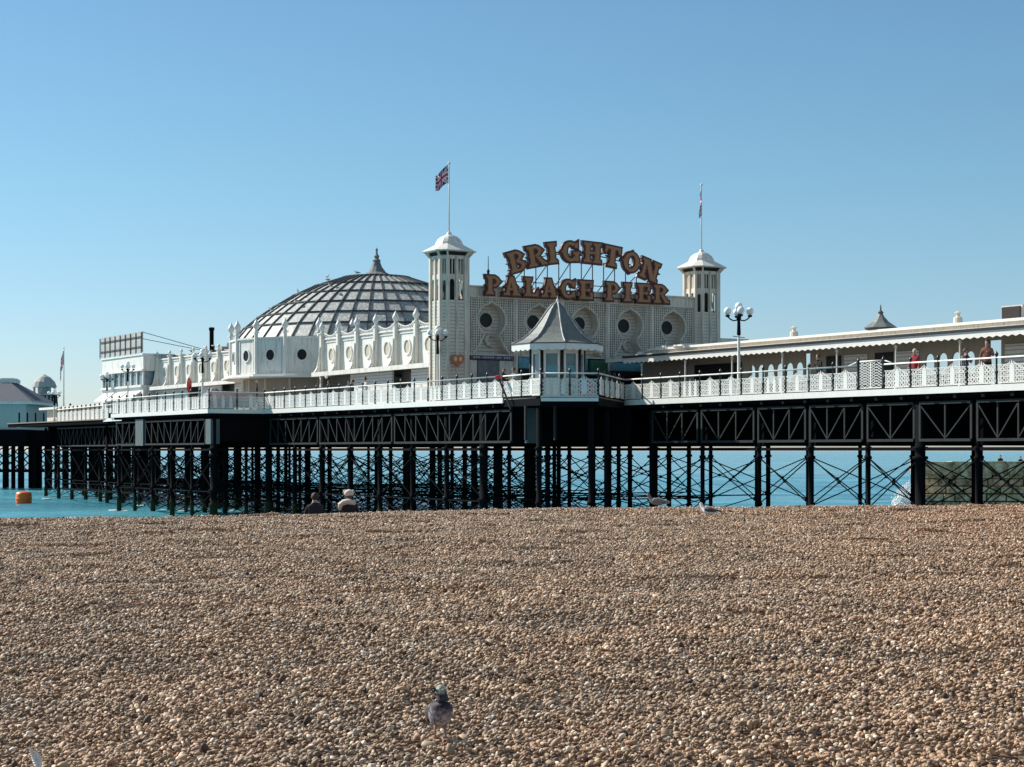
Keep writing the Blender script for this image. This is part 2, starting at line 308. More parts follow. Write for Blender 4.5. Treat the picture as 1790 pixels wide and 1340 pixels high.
sea_mb.add([(-R,-60,z_),(-180,-60,z_),(-180,430,z_),(-R,430,z_),(180,-60,z_),(R,-60,z_),(R,430,z_),(180,430,z_),(-R,60000,z_),(R,60000,z_)], [(0,1,2,3),(4,5,6,7),(3,2,7,6,9,8)])
# near water is a real rippled surface
tag(sea_mb.build('sea_far', M['water']), kind='structure')
def pebble_patch(i):
    rng = np.random.default_rng(i+3); n = 820; half = .58
    bm = bmesh.new(); bmesh.ops.create_icosphere(bm, subdivisions=2, radius=1); bm.verts.ensure_lookup_table()
    bv = np.array([v.co[:] for v in bm.verts]); bf = np.array([[v.index for v in f.verts] for f in bm.faces]); bm.free()
    V = []; F = []
    for k in range(n):
        a = .0105+.017*rng.random()**1.6; 
        if rng.random() < .025: a *= 1.6
        b = a*rng.uniform(.42,.85); c = a*rng.uniform(.35,.6)
        p = bv*(1+.10*np.sin(bv@rng.normal(size=3)*2+rng.random()*6))[:,None]*np.array([a,b,c])
        e = Euler((rng.normal()*.45, rng.normal()*.45, rng.random()*6.28)).to_matrix(); p = p@np.array(e).T
        x, y = rng.uniform(-half,half,2); z = rng.random()*.034-.012
        V.append(p+[x,y,z]); F.append(bf+k*len(bv))
    V = np.concatenate(V); F = np.concatenate(F)
    me = bpy.data.meshes.new('pebble_patch'); me.vertices.add(len(V)); me.vertices.foreach_set('co', V.astype(np.float32).ravel())
    me.loops.add(F.size); me.loops.foreach_set('vertex_index', F.astype(np.int32).ravel())
    me.polygons.add(len(F)); me.polygons.foreach_set('loop_start', np.arange(0,F.size,3,dtype=np.int32)); me.polygons.foreach_set('loop_total', np.full(len(F),3,dtype=np.int32))
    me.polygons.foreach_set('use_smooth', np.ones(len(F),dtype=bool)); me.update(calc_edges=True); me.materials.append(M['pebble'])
    return bpy.data.objects.new('pebble_patch', me)
patches = [pebble_patch(i) for i in range(5)]
pts = []; rots = []; scls = []; idx = []
y = 8.0; rp = random.Random(5)
while y < 64:
    s = 1+(y-9)*.014; st = 1.02*s; x = -(.30*y+5)
    while x < .30*y+5:
        if y < edge(x)+4:
            e = .3; z = ground_z(x,y); sx = (ground_z(x+e,y)-ground_z(x-e,y))/(2*e); sy = (ground_z(x,y+e)-ground_z(x,y-e))/(2*e)
            pts.append((x, y, z-.012)); rots.append((atan2(sy,1)+rp.gauss(0,.022), -atan2(sx,1)+rp.gauss(0,.022), rp.choice([0,1,2,3])*pi/2))
            scls.append(s); idx.append(rp.randrange(5))
        x += st
    y += st
# Euler order: turn flat first, then tilt, so bake as XYZ with the quarter turn applied first
rots = [tuple((Euler((a,b,0)).to_matrix() @ Euler((0,0,c)).to_matrix()).to_euler()) for a,b,c in rots]
me = bpy.data.meshes.new('shingle_points'); me.from_pydata(pts, [], [])
for nm, ty, data in (('rot','FLOAT_VECTOR',[c for r in rots for c in r]), ('scl','FLOAT',scls), ('idx','INT',idx)):
    at = me.attributes.new(nm, ty, 'POINT'); at.data.foreach_set('vector' if ty=='FLOAT_VECTOR' else 'value', data)
sh = bpy.data.objects.new('shingle', me); COL.objects.link(sh)
tag(sh, 'brown and cream shingle pebbles covering the foreground beach', 'pebbles', kind='stuff')
ng = bpy.data.node_groups.new('shingle_scatter', 'GeometryNodeTree')
ng.interface.new_socket('Geometry', in_out='INPUT', socket_type='NodeSocketGeometry'); ng.interface.new_socket('Geometry', in_out='OUTPUT', socket_type='NodeSocketGeometry')
gi = ng.nodes.new('NodeGroupInput'); go = ng.nodes.new('NodeGroupOutput'); iop = ng.nodes.new('GeometryNodeInstanceOnPoints'); jn = ng.nodes.new('GeometryNodeJoinGeometry')
for p in patches:
    oi = ng.nodes.new('GeometryNodeObjectInfo'); oi.inputs['Object'].default_value = p; oi.inputs['As Instance'].default_value = True; ng.links.new(oi.outputs['Geometry'], jn.inputs[0])
def nattr(n, t):
    a = ng.nodes.new('GeometryNodeInputNamedAttribute'); a.data_type = t; a.inputs['Name'].default_value = n; return a.outputs['Attribute']
iop.inputs['Pick Instance'].default_value = True
ng.links.new(gi.outputs[0], iop.inputs['Points']); ng.links.new(jn.outputs[0], iop.inputs['Instance']); ng.links.new(nattr('idx','INT'), iop.inputs['Instance Index'])
e2r = ng.nodes.new('FunctionNodeEulerToRotation'); ng.links.new(nattr('rot','FLOAT_VECTOR'), e2r.inputs[0]); ng.links.new(e2r.outputs[0], iop.inputs['Rotation'])
ng.links.new(nattr('scl','FLOAT'), iop.inputs['Scale']); ng.links.new(iop.outputs[0], go.inputs[0])
md = sh.modifiers.new('scatter', 'NODES'); md.node_group = ng
# ------------------------------------------------------------------ pier structure
pier = P('pier', 'long white edged pleasure pier standing on black iron piles in the sea', 'pier', (0,0,0))
# deck outline (v,u) as rectangles butted end to end
d = MB()
for v0,v1,u0,u1 in ((8.85,30,-60,2),(.05,30,2,35.7),(-4.25,30,35.7,57.3),(1.5,30,57.3,110)): d.box(v0,v1,u0,u1,DK-.1,DK)
d.prism([(0,2,DK-.1),(-.3,-3.3,DK-.1),(2.4,-4.9,DK-.1),(8.8,2,DK-.1)], (0,0,.1))
pier.part('deck', d, M['deck'])
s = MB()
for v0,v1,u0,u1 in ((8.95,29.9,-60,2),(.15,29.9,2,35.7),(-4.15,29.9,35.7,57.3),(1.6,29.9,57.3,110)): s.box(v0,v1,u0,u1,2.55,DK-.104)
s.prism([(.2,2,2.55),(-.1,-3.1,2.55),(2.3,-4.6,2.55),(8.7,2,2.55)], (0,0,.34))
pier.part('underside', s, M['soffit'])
def fascia(segs, name='fascia', m='white2', z0=2.72, z1=DK+.03, t=.10):
    b = MB()
    for (v0,u0),(v1,u1) in segs:
        dv, du = v1-v0, u1-u0; L = sqrt(dv*dv+du*du); nx, ny = -du/L*t, dv/L*t
        b.prism([(v0,u0,z0),(v1,u1,z0),(v1+nx,u1+ny,z0),(v0+nx,u0+ny,z0)], (0,0,z1-z0))
        b.prism([(v0,u0,z1-.06),(v1,u1,z1-.06),(v1-nx*.6,u1-ny*.6,z1-.06),(v0-nx*.6,u0-ny*.6,z1-.06)], (0,0,.065))
    pier.part(name, b, M[m])
fascia([((8.8,-60),(8.8,2))][::-1]); fascia([((0,1.2),(0,35.7))]); fascia([((-4.3,35.7),(-4.3,57.3))])
fascia([((0,35.7),(-4.3,35.7))]); fascia([((-.3,-3.3),(2.4,-4.9))]); 
fascia([((0,57.3),(3.4,98))], m='white'); fascia([((2.5,-4.78),(8.8,2)),((0,1.2),(-.3,-3.2))], name='dark_edge', m='iron', z0=2.5)
# bracket ends under the edge
b = MB()
b.box(-.11,.11,-.1,.1,-.07,.07); je = b.build('joist_end', M['iron'], pier.root); je.location = (8.83,-57.9,2.55)
for v_, u_ in [(8.83,-57.9+k*1.8) for k in range(1,34)]+[(.03,2.3+k*1.9) for k in range(18)]:
    o = je.copy(); COL.objects.link(o); o.parent = pier.root; o.location = (v_,u_,2.55)
# piles on a grid (v rows, u bents)
RU = [-48,-43.6,-39.2,-34.8,-30.6,-26.4,-22.6,-18.9,-14.5,-10.2,-5.1,-.3]
CU = [4.4,8.9,13.4,17.9,22.4,26.9,31.4]
LU = [36.1,40.4,44.6,48.9,53.1,57]
FU = [61.5,66,70.5,75,79.5,84,88.5,93,97.5,102]
piles = []; rows = {}
for u in RU:
    for v in (9.3,17.0,25.2): piles.append((v,u))
for u in CU:
    for v in ((.5,4.9,9.3,17.0,25.2) if CU.index(u)%2 else (.5,4.9,9.3,17.0)): piles.append((v,u))
for u in LU:
    for v in (-3.8,.5,4.9,9.3,17.0,25.2): piles.append((v,u))
for u in FU:
    for v in (2.6+(.8 if u>80 else 0),7.4,12.3,17.3): piles.append((v,u))
piles += [(0,-2.6),(2.3,-4.3),(5.4,-1.2)]
def dist(p): return (W(p[0],p[1],0)).length
piles.sort(key=dist)
def pile_mb(r, at=None):
    b = MB() if at is None else at[0]; c = (0,0,0) if at is None else (at[1],at[2],0)
    b.lathe([(r*1.25,SEA-3),(r*1.25,SEA+.9),(r*1.4,SEA+.95),(r*1.4,SEA+1.1),(r,SEA+1.15),(r,-2.95),(r*1.45,-2.93),(r*1.45,-2.8),(r,-2.78),(r,-.42),(r*1.5,-.4),(r*1.5,-.26),(r,-.24),(r,.0),(r*1.5,.12),(r*1.5,.2),(r,.22),(r,2.4)], 10, c)
    return b
pm = {}
for i, r in enumerate((.12,.155,.25)):
    pm[r] = pile_mb(r).build('pile', M['pile'], pier.root, True)
first = set(); rr = random.Random(3); rest = MB()
for i, (v,u) in enumerate(piles):
    r = rr.choice((.12,.12,.155,.155,.155)) 
    if (v,u) in ((9.3,-.3),(9.3,-22.6),(.5,4.4),(9.3,13.4),(-3.8,36.1),(.5,36.1)): r = .25
    if i < 97:
        if r not in first: o = pm[r]; first.add(r)
        else:
            o = pm[r].copy(); COL.objects.link(o); o.parent = pier.root
        o.location = (v,u,0)
    else: pile_mb(r, (rest,v,u))
tag(pier.part('pile', rest, M['pile'], smooth=True), kind='stuff')
# cross braces: rods between neighbouring piles, in both directions
grid = {}
for v,u in piles: grid.setdefault(u, []).append(v)
us = sorted(u for u in grid if len(grid[u]) > 1); br = []
for u in us:
    vs = sorted(grid[u])
    if u < 0 and us.index(u)%2: continue
    for a, c in zip(vs, vs[1:]):
        if not (u < 0 and c-a > 5 and a > 12): br.append(((a,u),(c,u)))
for u0, u1 in zip(us, us[1:]):
    for v in grid[u0]:
        w = min(grid[u1], key=lambda q: abs(q-v))
        if abs(w-v) < 1.2: br.append(((v,u0),(w,u1)))
br.sort(key=lambda s: dist(((s[0][0]+s[1][0])/2,(s[0][1]+s[1][1])/2)))
def brace_mb(a, c, b=None):
    b = b or MB(); (v0,u0),(v1,u1) = a, c; r = .034; o = .05
    for z0,z1 in ((-.33,-2.86),(-2.86,-4.7))[:1 if u0 < 0 else 2]:
        for s_, t_ in ((z0,z1),(z1,z0)):
            k = o if s_ > t_ else -o
            b.tube([(v0+k,u0+k,s_),(v1+k,u1+k,t_)], r if z0 > -1 else r, 5, False)
    if (v0,u0) != (v1,u1):
        b.ball(((v0+v1)/2,(u0+u1)/2,(-.33-2.86)/2), .10, 6)
    if u0 > 1: b.bar((v0,u0,-2.95),(v1,u1,-2.95), .07, .08)
    b.bar((v0,u0,.1),(v1,u1,.1), .12, .16)
    return b
rest = MB()
for i, (a,c) in enumerate(br):
    if i < 97: pier.part('cross_brace', brace_mb(a,c), M['iron'])
    else: brace_mb(a,c,rest)
tag(pier.part('cross_brace', rest, M['iron']), kind='stuff')
# inner plate girders and cross girders
b = MB()
for v,u0,u1 in ((13.2,-60,57),(17,-60,57),(21,-60,57),(25.2,-60,57),(9.3,2,57),(4.9,4,57),(29.4,-60,110),(7.4,57,102),(12.3,57,102)): b.box(v-.12,v+.12,u0,u1,.34+.012*v,2.548)
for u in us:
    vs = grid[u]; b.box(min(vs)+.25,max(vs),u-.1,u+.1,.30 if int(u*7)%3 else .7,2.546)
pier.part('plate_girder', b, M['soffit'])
# lattice girders along the outer edges
def girder(v0,u0,v1,u1,name='lattice_girder',m='girder',z0=.52,z1=2.3):
    b = MB(); p = Vector((v0,u0,0)); q = Vector((v1,u1,0)); L = (q-p).length; n = max(2, round(L/1.45)); dirv = (q-p)/L
    b.bar(p+Vector((0,0,z0)), q+Vector((0,0,z0)), .16, .13); b.bar(p+Vector((0,0,z1)), q+Vector((0,0,z1)), .16, .13)
    for i in range(n+1):
        a = p+dirv*(L*i/n); b.bar(a+Vector((0,0,z0+.065)), a+Vector((0,0,z1-.065)), .07, .085 if 0<i<n else .13)
        if i < n:
            c = p+dirv*(L*(i+1)/n)
            if i < n/2: b.bar(a+Vector((0,0,z1-.08)), c+Vector((0,0,z0+.08)), .045, .065)
            else: b.bar(a+Vector((0,0,z0+.08)), c+Vector((0,0,z1-.08)), .045, .065)
    pier.part(name, b, M[m])
for a, c in zip(RU[:-1], RU[1:]): girder(9.1,a+.2,9.1,c-.2)
C2 = [.7,15.6,26.9,35.5]
for a, c in zip(C2[:-1], C2[1:]): girder(.3,a+.2,.3,c-.2)
girder(-4.0,37.2,-4.0,50.0); girder(-4.0,52.2,-4.0,57)
for a, c in zip(FU[::2][:-1], FU[::2][1:]): girder(1.9+(a-57)*.035,a,1.9+(c-57)*.035,c)
# sheet panels hung between the girders
for (v,u,w_) in ((.25,3.3,.9),):
    b = MB(); b.box(1.3,2.15,.8,1.1,.45,2.45); pier.part('side_panel', b, M['greypanel'])
b = MB(); b.box(-4.1,-3.4,35.9,36.9,.5,2.3); pier.part('side_panel', b, M['greypanel'])
b = MB(); b.box(-4.15,-3.9,50.2,52.0,.42,2.5); pier.part('side_panel', b, M['greypanel'])
b = MB()
for x in (-.7,1.2): b.box(x,x+.12,-2.3,-2.18,.6,2.5)
pier.part('bay_strut', b, M['girder'])
# low walkway beams under the left part (seen just above the water)
b = MB()
for v in (.9,6): b.bar((v,36,-3.7),(v,88,-3.7), .16,.18); b.bar((v,36,-3.1),(v,88,-3.1), .05,.05)
pier.part('low_walkway', b, M['iron'])

# ------------------------------------------------------------------ railings
def onion(x0, x1, h, z):
    """outline half-width of the bottle-shaped crest"""
def panel_mb(L, kind=0):
    b = MB(); cx = L/2; t = .012
    # lower field: diamond lattice clipped to the panel
    h = .62; n = 7; sx = L/n
    def clipbar(x0,z0,x1,z1):
        if abs(x1-x0) < .02: return
        b.bar((x0,0,z0),(x1,0,z1), .02, .036)
    st = .20
    h = .80; k = -h
    while k < L:
        for s_ in (1,-1):
            # x from k to k+h rising (s=1) or falling
            xa, xb = max(.06,k), min(L-.06,k+h)
            if xb > xa:
                if s_ > 0: clipbar(xa,.08+(xa-k),xb,.08+(xb-k))
                else: clipbar(xa,.08+h-(xa-k),xb,.08+h-(xb-k))
        k += st
    b.box(.05,L-.05,-.02,.02,.05,.09); b.box(.05,L-.05,-.02,.02,.88,.91)
    # crest with a bottle-shaped silhouette, solid cast work
    X_ = L/1.85*.80/.36; w_of = lambda z: float(np.interp(z, [q[1] for q in out[:7]], [-q[0] for q in out[:7]]))*X_*(1 if z < .7 else .75)
    out = [(-.34,.10),(-.36,.55),(-.33,.78),(-.20,.88),(-.10,.95),(-.055,1.03),(0,1.12),(.055,1.03),(.10,.95),(.20,.88),(.33,.78),(.36,.55),(.34,.10)]
    if kind == 0:
        b.prism([(cx+x*.42,-.016,z) for x, z in out], (0,.032,0))
        pv = None
        for i in range(31):
            z = .1+.92*i/30; w2 = w_of(z)
            if pv:
                for s_ in (-1,1): b.bar((cx+s_*pv[0],0,pv[1]),(cx+s_*w2,0,z), .03,.035)
            pv = (w2, z)
        for i in range(-6,7):
            x = i*.13; zs = [z for z in np.arange(.1,1.0,.02) if w_of(z) > abs(x)+.01]
            if zs and abs(x) > .12: b.box(cx+x-.015,cx+x+.015,-.009,.009,.09,max(zs))
        for z in (.36,.62): b.box(cx-w_of(z),cx+w_of(z),-.007,.007,z-.018,z+.018)
    else:
        for s_ in (-.5,.0,.5):
            b.prism([(cx+s_*L*.55+x*.34,-.012,z*.92) for x, z in out], (0,.024,0))
    return b
panels = {}
def railing(name, pts, label, spacing=1.85, group='white lattice railings along the pier', raised=None):
    org = (pts[0][0], pts[0][1], DK+.03); r = P(name, label, 'railing', org, group)
    rail = MB(); first = None; post = None
    for (v0,u0),(v1,u1) in zip(pts, pts[1:]):
        L = sqrt((v1-v0)**2+(u1-u0)**2); n = max(1, round(L/spacing)); st = L/n; ang = atan2(u1-u0, v1-v0)
        zt = DK+1.25
        for zz, rr_ in ((zt,.042),): rail.tube([(v0,u0,zz),(v1,u1,zz)], rr_, 8)
        for i in range(n+(1 if (v1,u1)==tuple(pts[-1]) else 0)):
            a = (v0+(v1-v0)*i/n, u0+(u1-u0)*i/n); hh = 1.36
            if post is None:
                pb = MB(); pb.lathe([(.07,0),(.07,.12),(.052,.14),(.05,.5),(.08,.54),(.08,.6),(.05,.64),(.045,1.28),(.06,1.3),(.085,1.37),(.07,1.43),(.03,1.48),(.001,1.55)], 8)
                post = pb.build('post', M['post'], r.root, True); o = post
            else: o = post.copy(); COL.objects.link(o); o.parent = r.root
            o.location = (a[0]-org[0], a[1]-org[1], 0)
            if i < n:
                k = rr.choice((0,0,0,1)); key = (round(st,2), k)
                if key not in panels:
                    pn = panel_mb(st, k).build('panel', M['white2'], r.root); panels[key] = pn.data; o = pn
                else:
                    o = bpy.data.objects.new('panel', panels[key]); COL.objects.link(o); o.parent = r.root
                o.location = (a[0]-org[0], a[1]-org[1], 0); o.rotation_euler = (0,0,ang)
    r.part('top_rail', rail, M['white2'], smooth=True)
    return r
railing('railing', [(8.8,-18.7),(8.8,2)], 'white lattice railing with black posts between the raised panel and the kiosk bay')
railing('railing', [(8.8,-58),(8.8,-20.6)], 'white lattice railing with black posts nearest the camera, right of the raised panel')
rp_ = P('railing_gate', 'raised taller white lattice panel between two thick black posts in the right railing', 'railing panel', (8.8,-20.6,DK+.03))
b = MB(); b.tube([(8.8,-20.5,DK+1.45),(8.8,-18.8,DK+1.45)], .04, 8); b.tube([(8.8,-18.8,DK+1.45),(8.8,-18.5,DK+1.4),(8.8,-18.0,DK+1.26)], .035, 8); b.tube([(8.8,-20.5,DK+1.45),(8.8,-20.8,DK+1.4),(8.8,-21.3,DK+1.26)], .035, 8)
rp_.part('top_rail', b, M['white2'], smooth=True)
b = MB()
for i in range(9):
    for k in (0,1):
        u0 = -20.45+k*.83; z = DK+.15+i*.135
        b.bar((8.8,u0,z),(8.8,u0+.4,z+.2), .02,.028); b.bar((8.8,u0+.4,z+.2),(8.8,u0+.8,z), .02,.028)
        b.bar((8.8,u0,z+.2),(8.8,u0+.4,z), .02,.02); b.bar((8.8,u0+.4,z),(8.8,u0+.8,z+.2), .02,.02)
b.box(8.785,8.815,-20.5,-18.8,DK+.1,DK+.15); b.box(8.785,8.815,-19.68,-19.6,DK+.15,DK+1.4)
rp_.part('lattice', b, M['white2'])
for u in (-20.55,-18.75):
    b = MB(); b.lathe([(.09,0),(.09,.2),(.06,.25),(.06,1.35),(.09,1.4),(.09,1.5),(.05,1.55),(.02,1.65)], 10, (8.8,u,DK+.03)); rp_.part('post', b, M['post'], smooth=True)
railing('railing', [(0,1.3),(-.3,-3.3),(2.4,-4.9),(8.8,2)], 'white lattice railing bent round the bay in front of the kiosk')
railing('railing', [(0,1.3),(0,35.7)], 'long white lattice railing below the left tower and the arcade wall')
railing('railing', [(0,35.7),(-4.3,35.7)], 'short white lattice railing at the step of the deck below the round bay')
railing('railing', [(-4.3,35.7),(-4.3,57.3)], 'white lattice railing with black posts under the red oval board')
railing('railing', [(0,57.3),(3.4,98)], 'farthest white railing running left of the end block to the grey pavilion')
# ------------------------------------------------------------------ entrance towers (square with cut corners), centres (2.2,11.7) and (21.7,11.7)
def oct_pts(cv, cu, a, c):     # half width a, corner cut c
    return [(cv-a+c,cu-a),(cv+a-c,cu-a),(cv+a,cu-a+c),(cv+a,cu+a-c),(cv+a-c,cu+a),(cv-a+c,cu+a),(cv-a,cu+a-c),(cv-a,cu-a+c)]
def ring(b, poly_lo, poly_hi, z0, z1):
    n = len(poly_lo); vs = [(x,y,z0) for x,y in poly_lo]+[(x,y,z1) for x,y in poly_hi]
    b.add(vs, [(i,(i+1)%n,n+(i+1)%n,n+i) for i in range(n)])
def solid(b, poly, z0, z1): b.prism([(x,y,z0) for x,y in poly], (0,0,z1-z0))
def tower(cv, label):
    cu = 11.7; T = P('entrance_tower', label, 'tower', (cv,cu,DK), 'entrance towers')
    a, c = .97, .35; poly = oct_pts(cv,cu,a,c)
    b = MB(); solid(b, poly, DK, 9.35); T.part('shaft', b, M['clap'])
    # corner ribs and base courses
    b = MB()
    for x, y in poly: b.box(x-.09,x+.09,y-.09,y+.09,DK,12.1)
    for i in range(8):
        (x0,y0),(x1,y1) = poly[i], poly[(i+1)%8]; L = sqrt((x1-x0)**2+(y1-y0)**2)
        if L > 1.1:
            mx, my = (x0+x1)/2, (y0+y1)/2
            b.box(mx-.07,mx+.07,my-.07,my+.07,DK,12.05)
    T.part('corner_rib', b, M['cream'])
    # belfry walls with arched openings: low sill, arches, upper small lights
    nb = 0
    for i in range(8):
        (x0,y0),(x1,y1) = poly[i], poly[(i+1)%8]; L = sqrt((x1-x0)**2+(y1-y0)**2); d = Vector((x1-x0,y1-y0,0))/L; nrm = Vector((d.y,-d.x,0))
        p0 = Vector((x0,y0,0)); b = MB()
        def slab(s0,s1,z0,z1,t=.10):
            q = [p0+d*s0+Vector((0,0,z0)), p0+d*s1+Vector((0,0,z0)), p0+d*s1+Vector((0,0,z1)), p0+d*s0+Vector((0,0,z1))]
            b.prism(q, -nrm*t)
        lights = [(.13,L/2-.11),(L/2+.11,L-.13)] if L > 1.1 else [(.14,L-.14)]
        for s0, s1 in lights:
            w = s1-s0; mid = (s0+s1)/2; zs = 10.45
            n = 8; prev = None   # arch head as stepped wedges
            for k in range(n):
                xa, xb = s0+w*k/n, s0+w*(k+1)/n
                za = zs+sqrt(max(0,(w/2)**2-(xa-mid)**2))*1.1; zb = zs+sqrt(max(0,(w/2)**2-(xb-mid)**2))*1.1
                q = [p0+d*xa+Vector((0,0,za)), p0+d*xb+Vector((0,0,zb)), p0+d*xb+Vector((0,0,10.95)), p0+d*xa+Vector((0,0,10.95))]
                b.prism(q, -nrm*.10)
            slab(mid-.025, mid+.025, 10.95, 11.9)
            slab(s0, s1, 11.9, 12.12)
        eds = [0]+[e for l in lights for e in l]+[L]
        for k in range(0, len(eds), 2): slab(eds[k], eds[k+1], 9.35, 12.12)
        T.part('belfry_side', b, M['cream'])
    b = MB(); solid(b, oct_pts(cv,cu,a-.03,c), 9.36, 9.42); T.part('belfry_floor', b, M['soffit'])
    b = MB()
    for x, y in poly: b.bar((x,y,12.0),(cv+(x-cv)*1.3,cu+(y-cu)*1.3,12.38), .10,.14)
    T.part('eave_bracket', b, M['cream'])
    b = MB(); b.box(cv-.92,cv+.92,cu-.92,cu+.92,12.13,12.34); b.box(cv-.36,cv+.36,cu-.36,cu+.36,9.43,12.12); T.part('shade_core', b, M['dark'])  # dark block added inside so the belfry openings look shaded
    b = MB(); prof = [(1.42,12.36),(1.45,12.42),(1.12,12.62),(.82,12.80),(.74,12.86),(.70,13.0),(.60,13.2),(.42,13.36),(.24,13.45),(.14,13.5),(.12,13.62),(.05,13.68)]
    b.add(*(lambda: ( [ (cv+r/1.0*px, cu+r*py, z) for r,z in prof for px,py in [((q[0]-cv)/a,(q[1]-cu)/a) for q in poly] ], [ (i*8+k,i*8+(k+1)%8,(i+1)*8+(k+1)%8,(i+1)*8+k) for i in range(len(prof)-1) for k in range(8)]+[tuple(range(8))[::-1],tuple(range((len(prof)-1)*8,len(prof)*8))] ))())
    T.part('roof', b, M['white'])
    return T
tl = tower(2.2, 'cream entrance tower with arched belfry left of the facade, nearest the arcade wall')
tr = tower(21.7, 'cream entrance tower with arched belfry at the right end of the facade')
b = MB()   # heart board on the left tower's shore face
def heart(s, cx, cz, y, t):
    pts = []
    for k in range(36):
        a = 2*pi*k/36; pts.append((cx+s*16*sin(a)**3/17, y, cz+s*(13*cos(a)-5*cos(2*a)-2*cos(3*a)-cos(4*a))/17))
    bb = MB(); bb.prism(pts, (0,t,0)); return bb
hs = P('heart_sign', 'orange heart shaped board fixed low on the left tower', 'sign', (2.1,10.5,5.6))
hs.part('backboard', heart(.50,2.15,5.62,10.47,.07), M['orange'])
for dx in (-.17,.17):
    b = MB(); b.ball((2.15+dx,10.45,5.68), .12, 12, 1, .25, 1.3); hs.part('pale_lobe', b, M['orangel'], smooth=True)
# ------------------------------------------------------------------ flagpoles and flags
def flagpole(v,u,z0,z1,label,r=.05):
    f = P('flagpole', label, 'flagpole', (v,u,z0)); b = MB(); b.tube([(v,u,z0),(v,u,z1)], [r,r*.6], 8); f.part('pole', b, M['white'], smooth=True)
    b = MB(); b.ball((v,u,z1+.05), .09, 10); f.part('finial', b, M['white'], smooth=True)
flagpole(2.2,11.7,13.66,17.9,'white flagpole on top of the left entrance tower')
flagpole(21.7,11.7,13.66,18.0,'white flagpole on top of the right entrance tower')
def jack(s, t):          # s 0..1 along the fly, t 0..1 down; colour of the crossed flag
    x, y = s*2-1, (t*2-1)/2; 
    if abs(x) < .10 or abs(y) < .10: return 2
    if abs(x) < .17 or abs(y) < .17: return 1
    d = min(abs(y-x*.5), abs(y+x*.5))
    return 2 if d < .045 else 1 if d < .12 else 0
def flag(origin, pos, label, name='flag'):
    b = MB(); nx, ny = 36, 24; vs = [pos(i/nx, j/ny) for j in range(ny+1) for i in range(nx+1)]; fs = []; mi = []
    for j in range(ny):
        for i in range(nx): fs.append((j*(nx+1)+i,j*(nx+1)+i+1,(j+1)*(nx+1)+i+1,(j+1)*(nx+1)+i)); mi.append(jack((i+.5)/nx,(j+.5)/ny))
    b.add(vs, fs); b.mi = mi
    o = b.build(name, [M['fblue'],M['fwhite'],M['fred']], None, True, (0,0,0)); o.location = origin
    return tag(o, label, 'flag', 'flags over the entrance')
w0 = W(2.2,11.7,17.85)
flag(w0, lambda s,t: (-.06-.80*s+.05*sin(9*s)*s, -.35*s+.20*sin(8*s+2*t)*s, -1.15*t*(1-.15*s)-.75*s+.06*sin(7*s)), 'red white and blue crossed flag hanging to the left of the left pole')
w1 = W(21.7,11.7,17.95)
flag(w1, lambda s,t: (-.05-.10*s+.10*sin(9*s+t*3)*s, -.8*s, -1.3*t-1.2*s), 'limp flag seen edge on against the right pole')
# ------------------------------------------------------------------ entrance facade
F = P('entrance_facade', 'cream trellised entrance front with five keyhole arches between the two towers', 'facade', (11.95,11.2,DK))
ZC = 8.25; VC = [2.2+w for w in (2.75,6.25,9.75,13.25,16.75)]
def hw(z):
    if z > ZC+1.22: return 0
    a = 0
    if z >= ZC: a = sqrt(max(0,1.03**2-(z-ZC)**2)); a = max(a, .34*(1-(z-ZC-.93)/.29)**1.5*.9 if z > ZC+.93 else 0)
    elif z > ZC-.82: a = sqrt(max(0,1.03**2-(ZC-z)**2))
    else: t = (ZC-.82-z)/1.33; a = .62+.72*t**1.7-.05*sin(pi*min(1,t*2.5))
    return a
zl = [6.1+(ZC+1.22-6.1)*i/60 for i in range(61)]+[9.6]
U0, U1 = 11.2, 11.95
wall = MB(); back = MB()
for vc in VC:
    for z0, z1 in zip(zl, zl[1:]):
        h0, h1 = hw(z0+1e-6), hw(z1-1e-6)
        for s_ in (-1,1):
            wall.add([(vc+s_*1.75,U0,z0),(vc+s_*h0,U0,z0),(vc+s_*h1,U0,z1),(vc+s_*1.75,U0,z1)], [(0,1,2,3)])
F.part('trellis_shade_backing', wall, M['trellis_shade'])
for vc in VC:
    b = MB()
    for z0, z1 in zip(zl, zl[1:]):
        h0, h1 = hw(z0+1e-6), hw(z1-1e-6)
        if h0 == 0: continue
        for s_ in (-1,1): b.add([(vc+s_*h0,U0,z0),(vc+s_*h0,U1,z0),(vc+s_*h1,U1,z1),(vc+s_*h1,U0,z1)], [(0,1,2,3)])
    # proud edge moulding
    pl = [(vc-hw(z+1e-6), U0-.05, z) for z in zl[:-1]]; pr = [(vc+hw(z+1e-6), U0-.05, z) for z in zl[:-1]][::-1]
    b.tube(pl+pr[0:], .06, 6, False)
    b.lathe([(.06,0),(.03,.12),(.05,.2),(.001,.32)], 6, (vc,U0-.06,ZC+1.2))
    F.part('keyhole_arch', b, M['cream'])
    b = MB(); b.box(vc-1.6,vc+1.6,U1,U1+.1,6.0,9.5); rec = F.part('recess_wall', b, M['clap'])
    b = MB(); b.lathe([(.55,0),(.55,.08),(.46,.08),(.46,0)], 24, (0,0,0)); b.v = [(vc+x, U1-z_, ZC+.02+y) for x,y,z_ in b.v]; w_ = F.part('round_window', b, M['cream'], rec)
    b = MB(); b.lathe([(.47,0),(.47,.03)], 24, (0,0,0)); b.v = [(vc+x, U1-.03-z_, ZC+.02+y) for x,y,z_ in b.v]; b.build('round_pane', M['glassd'], rec, False, F.org)
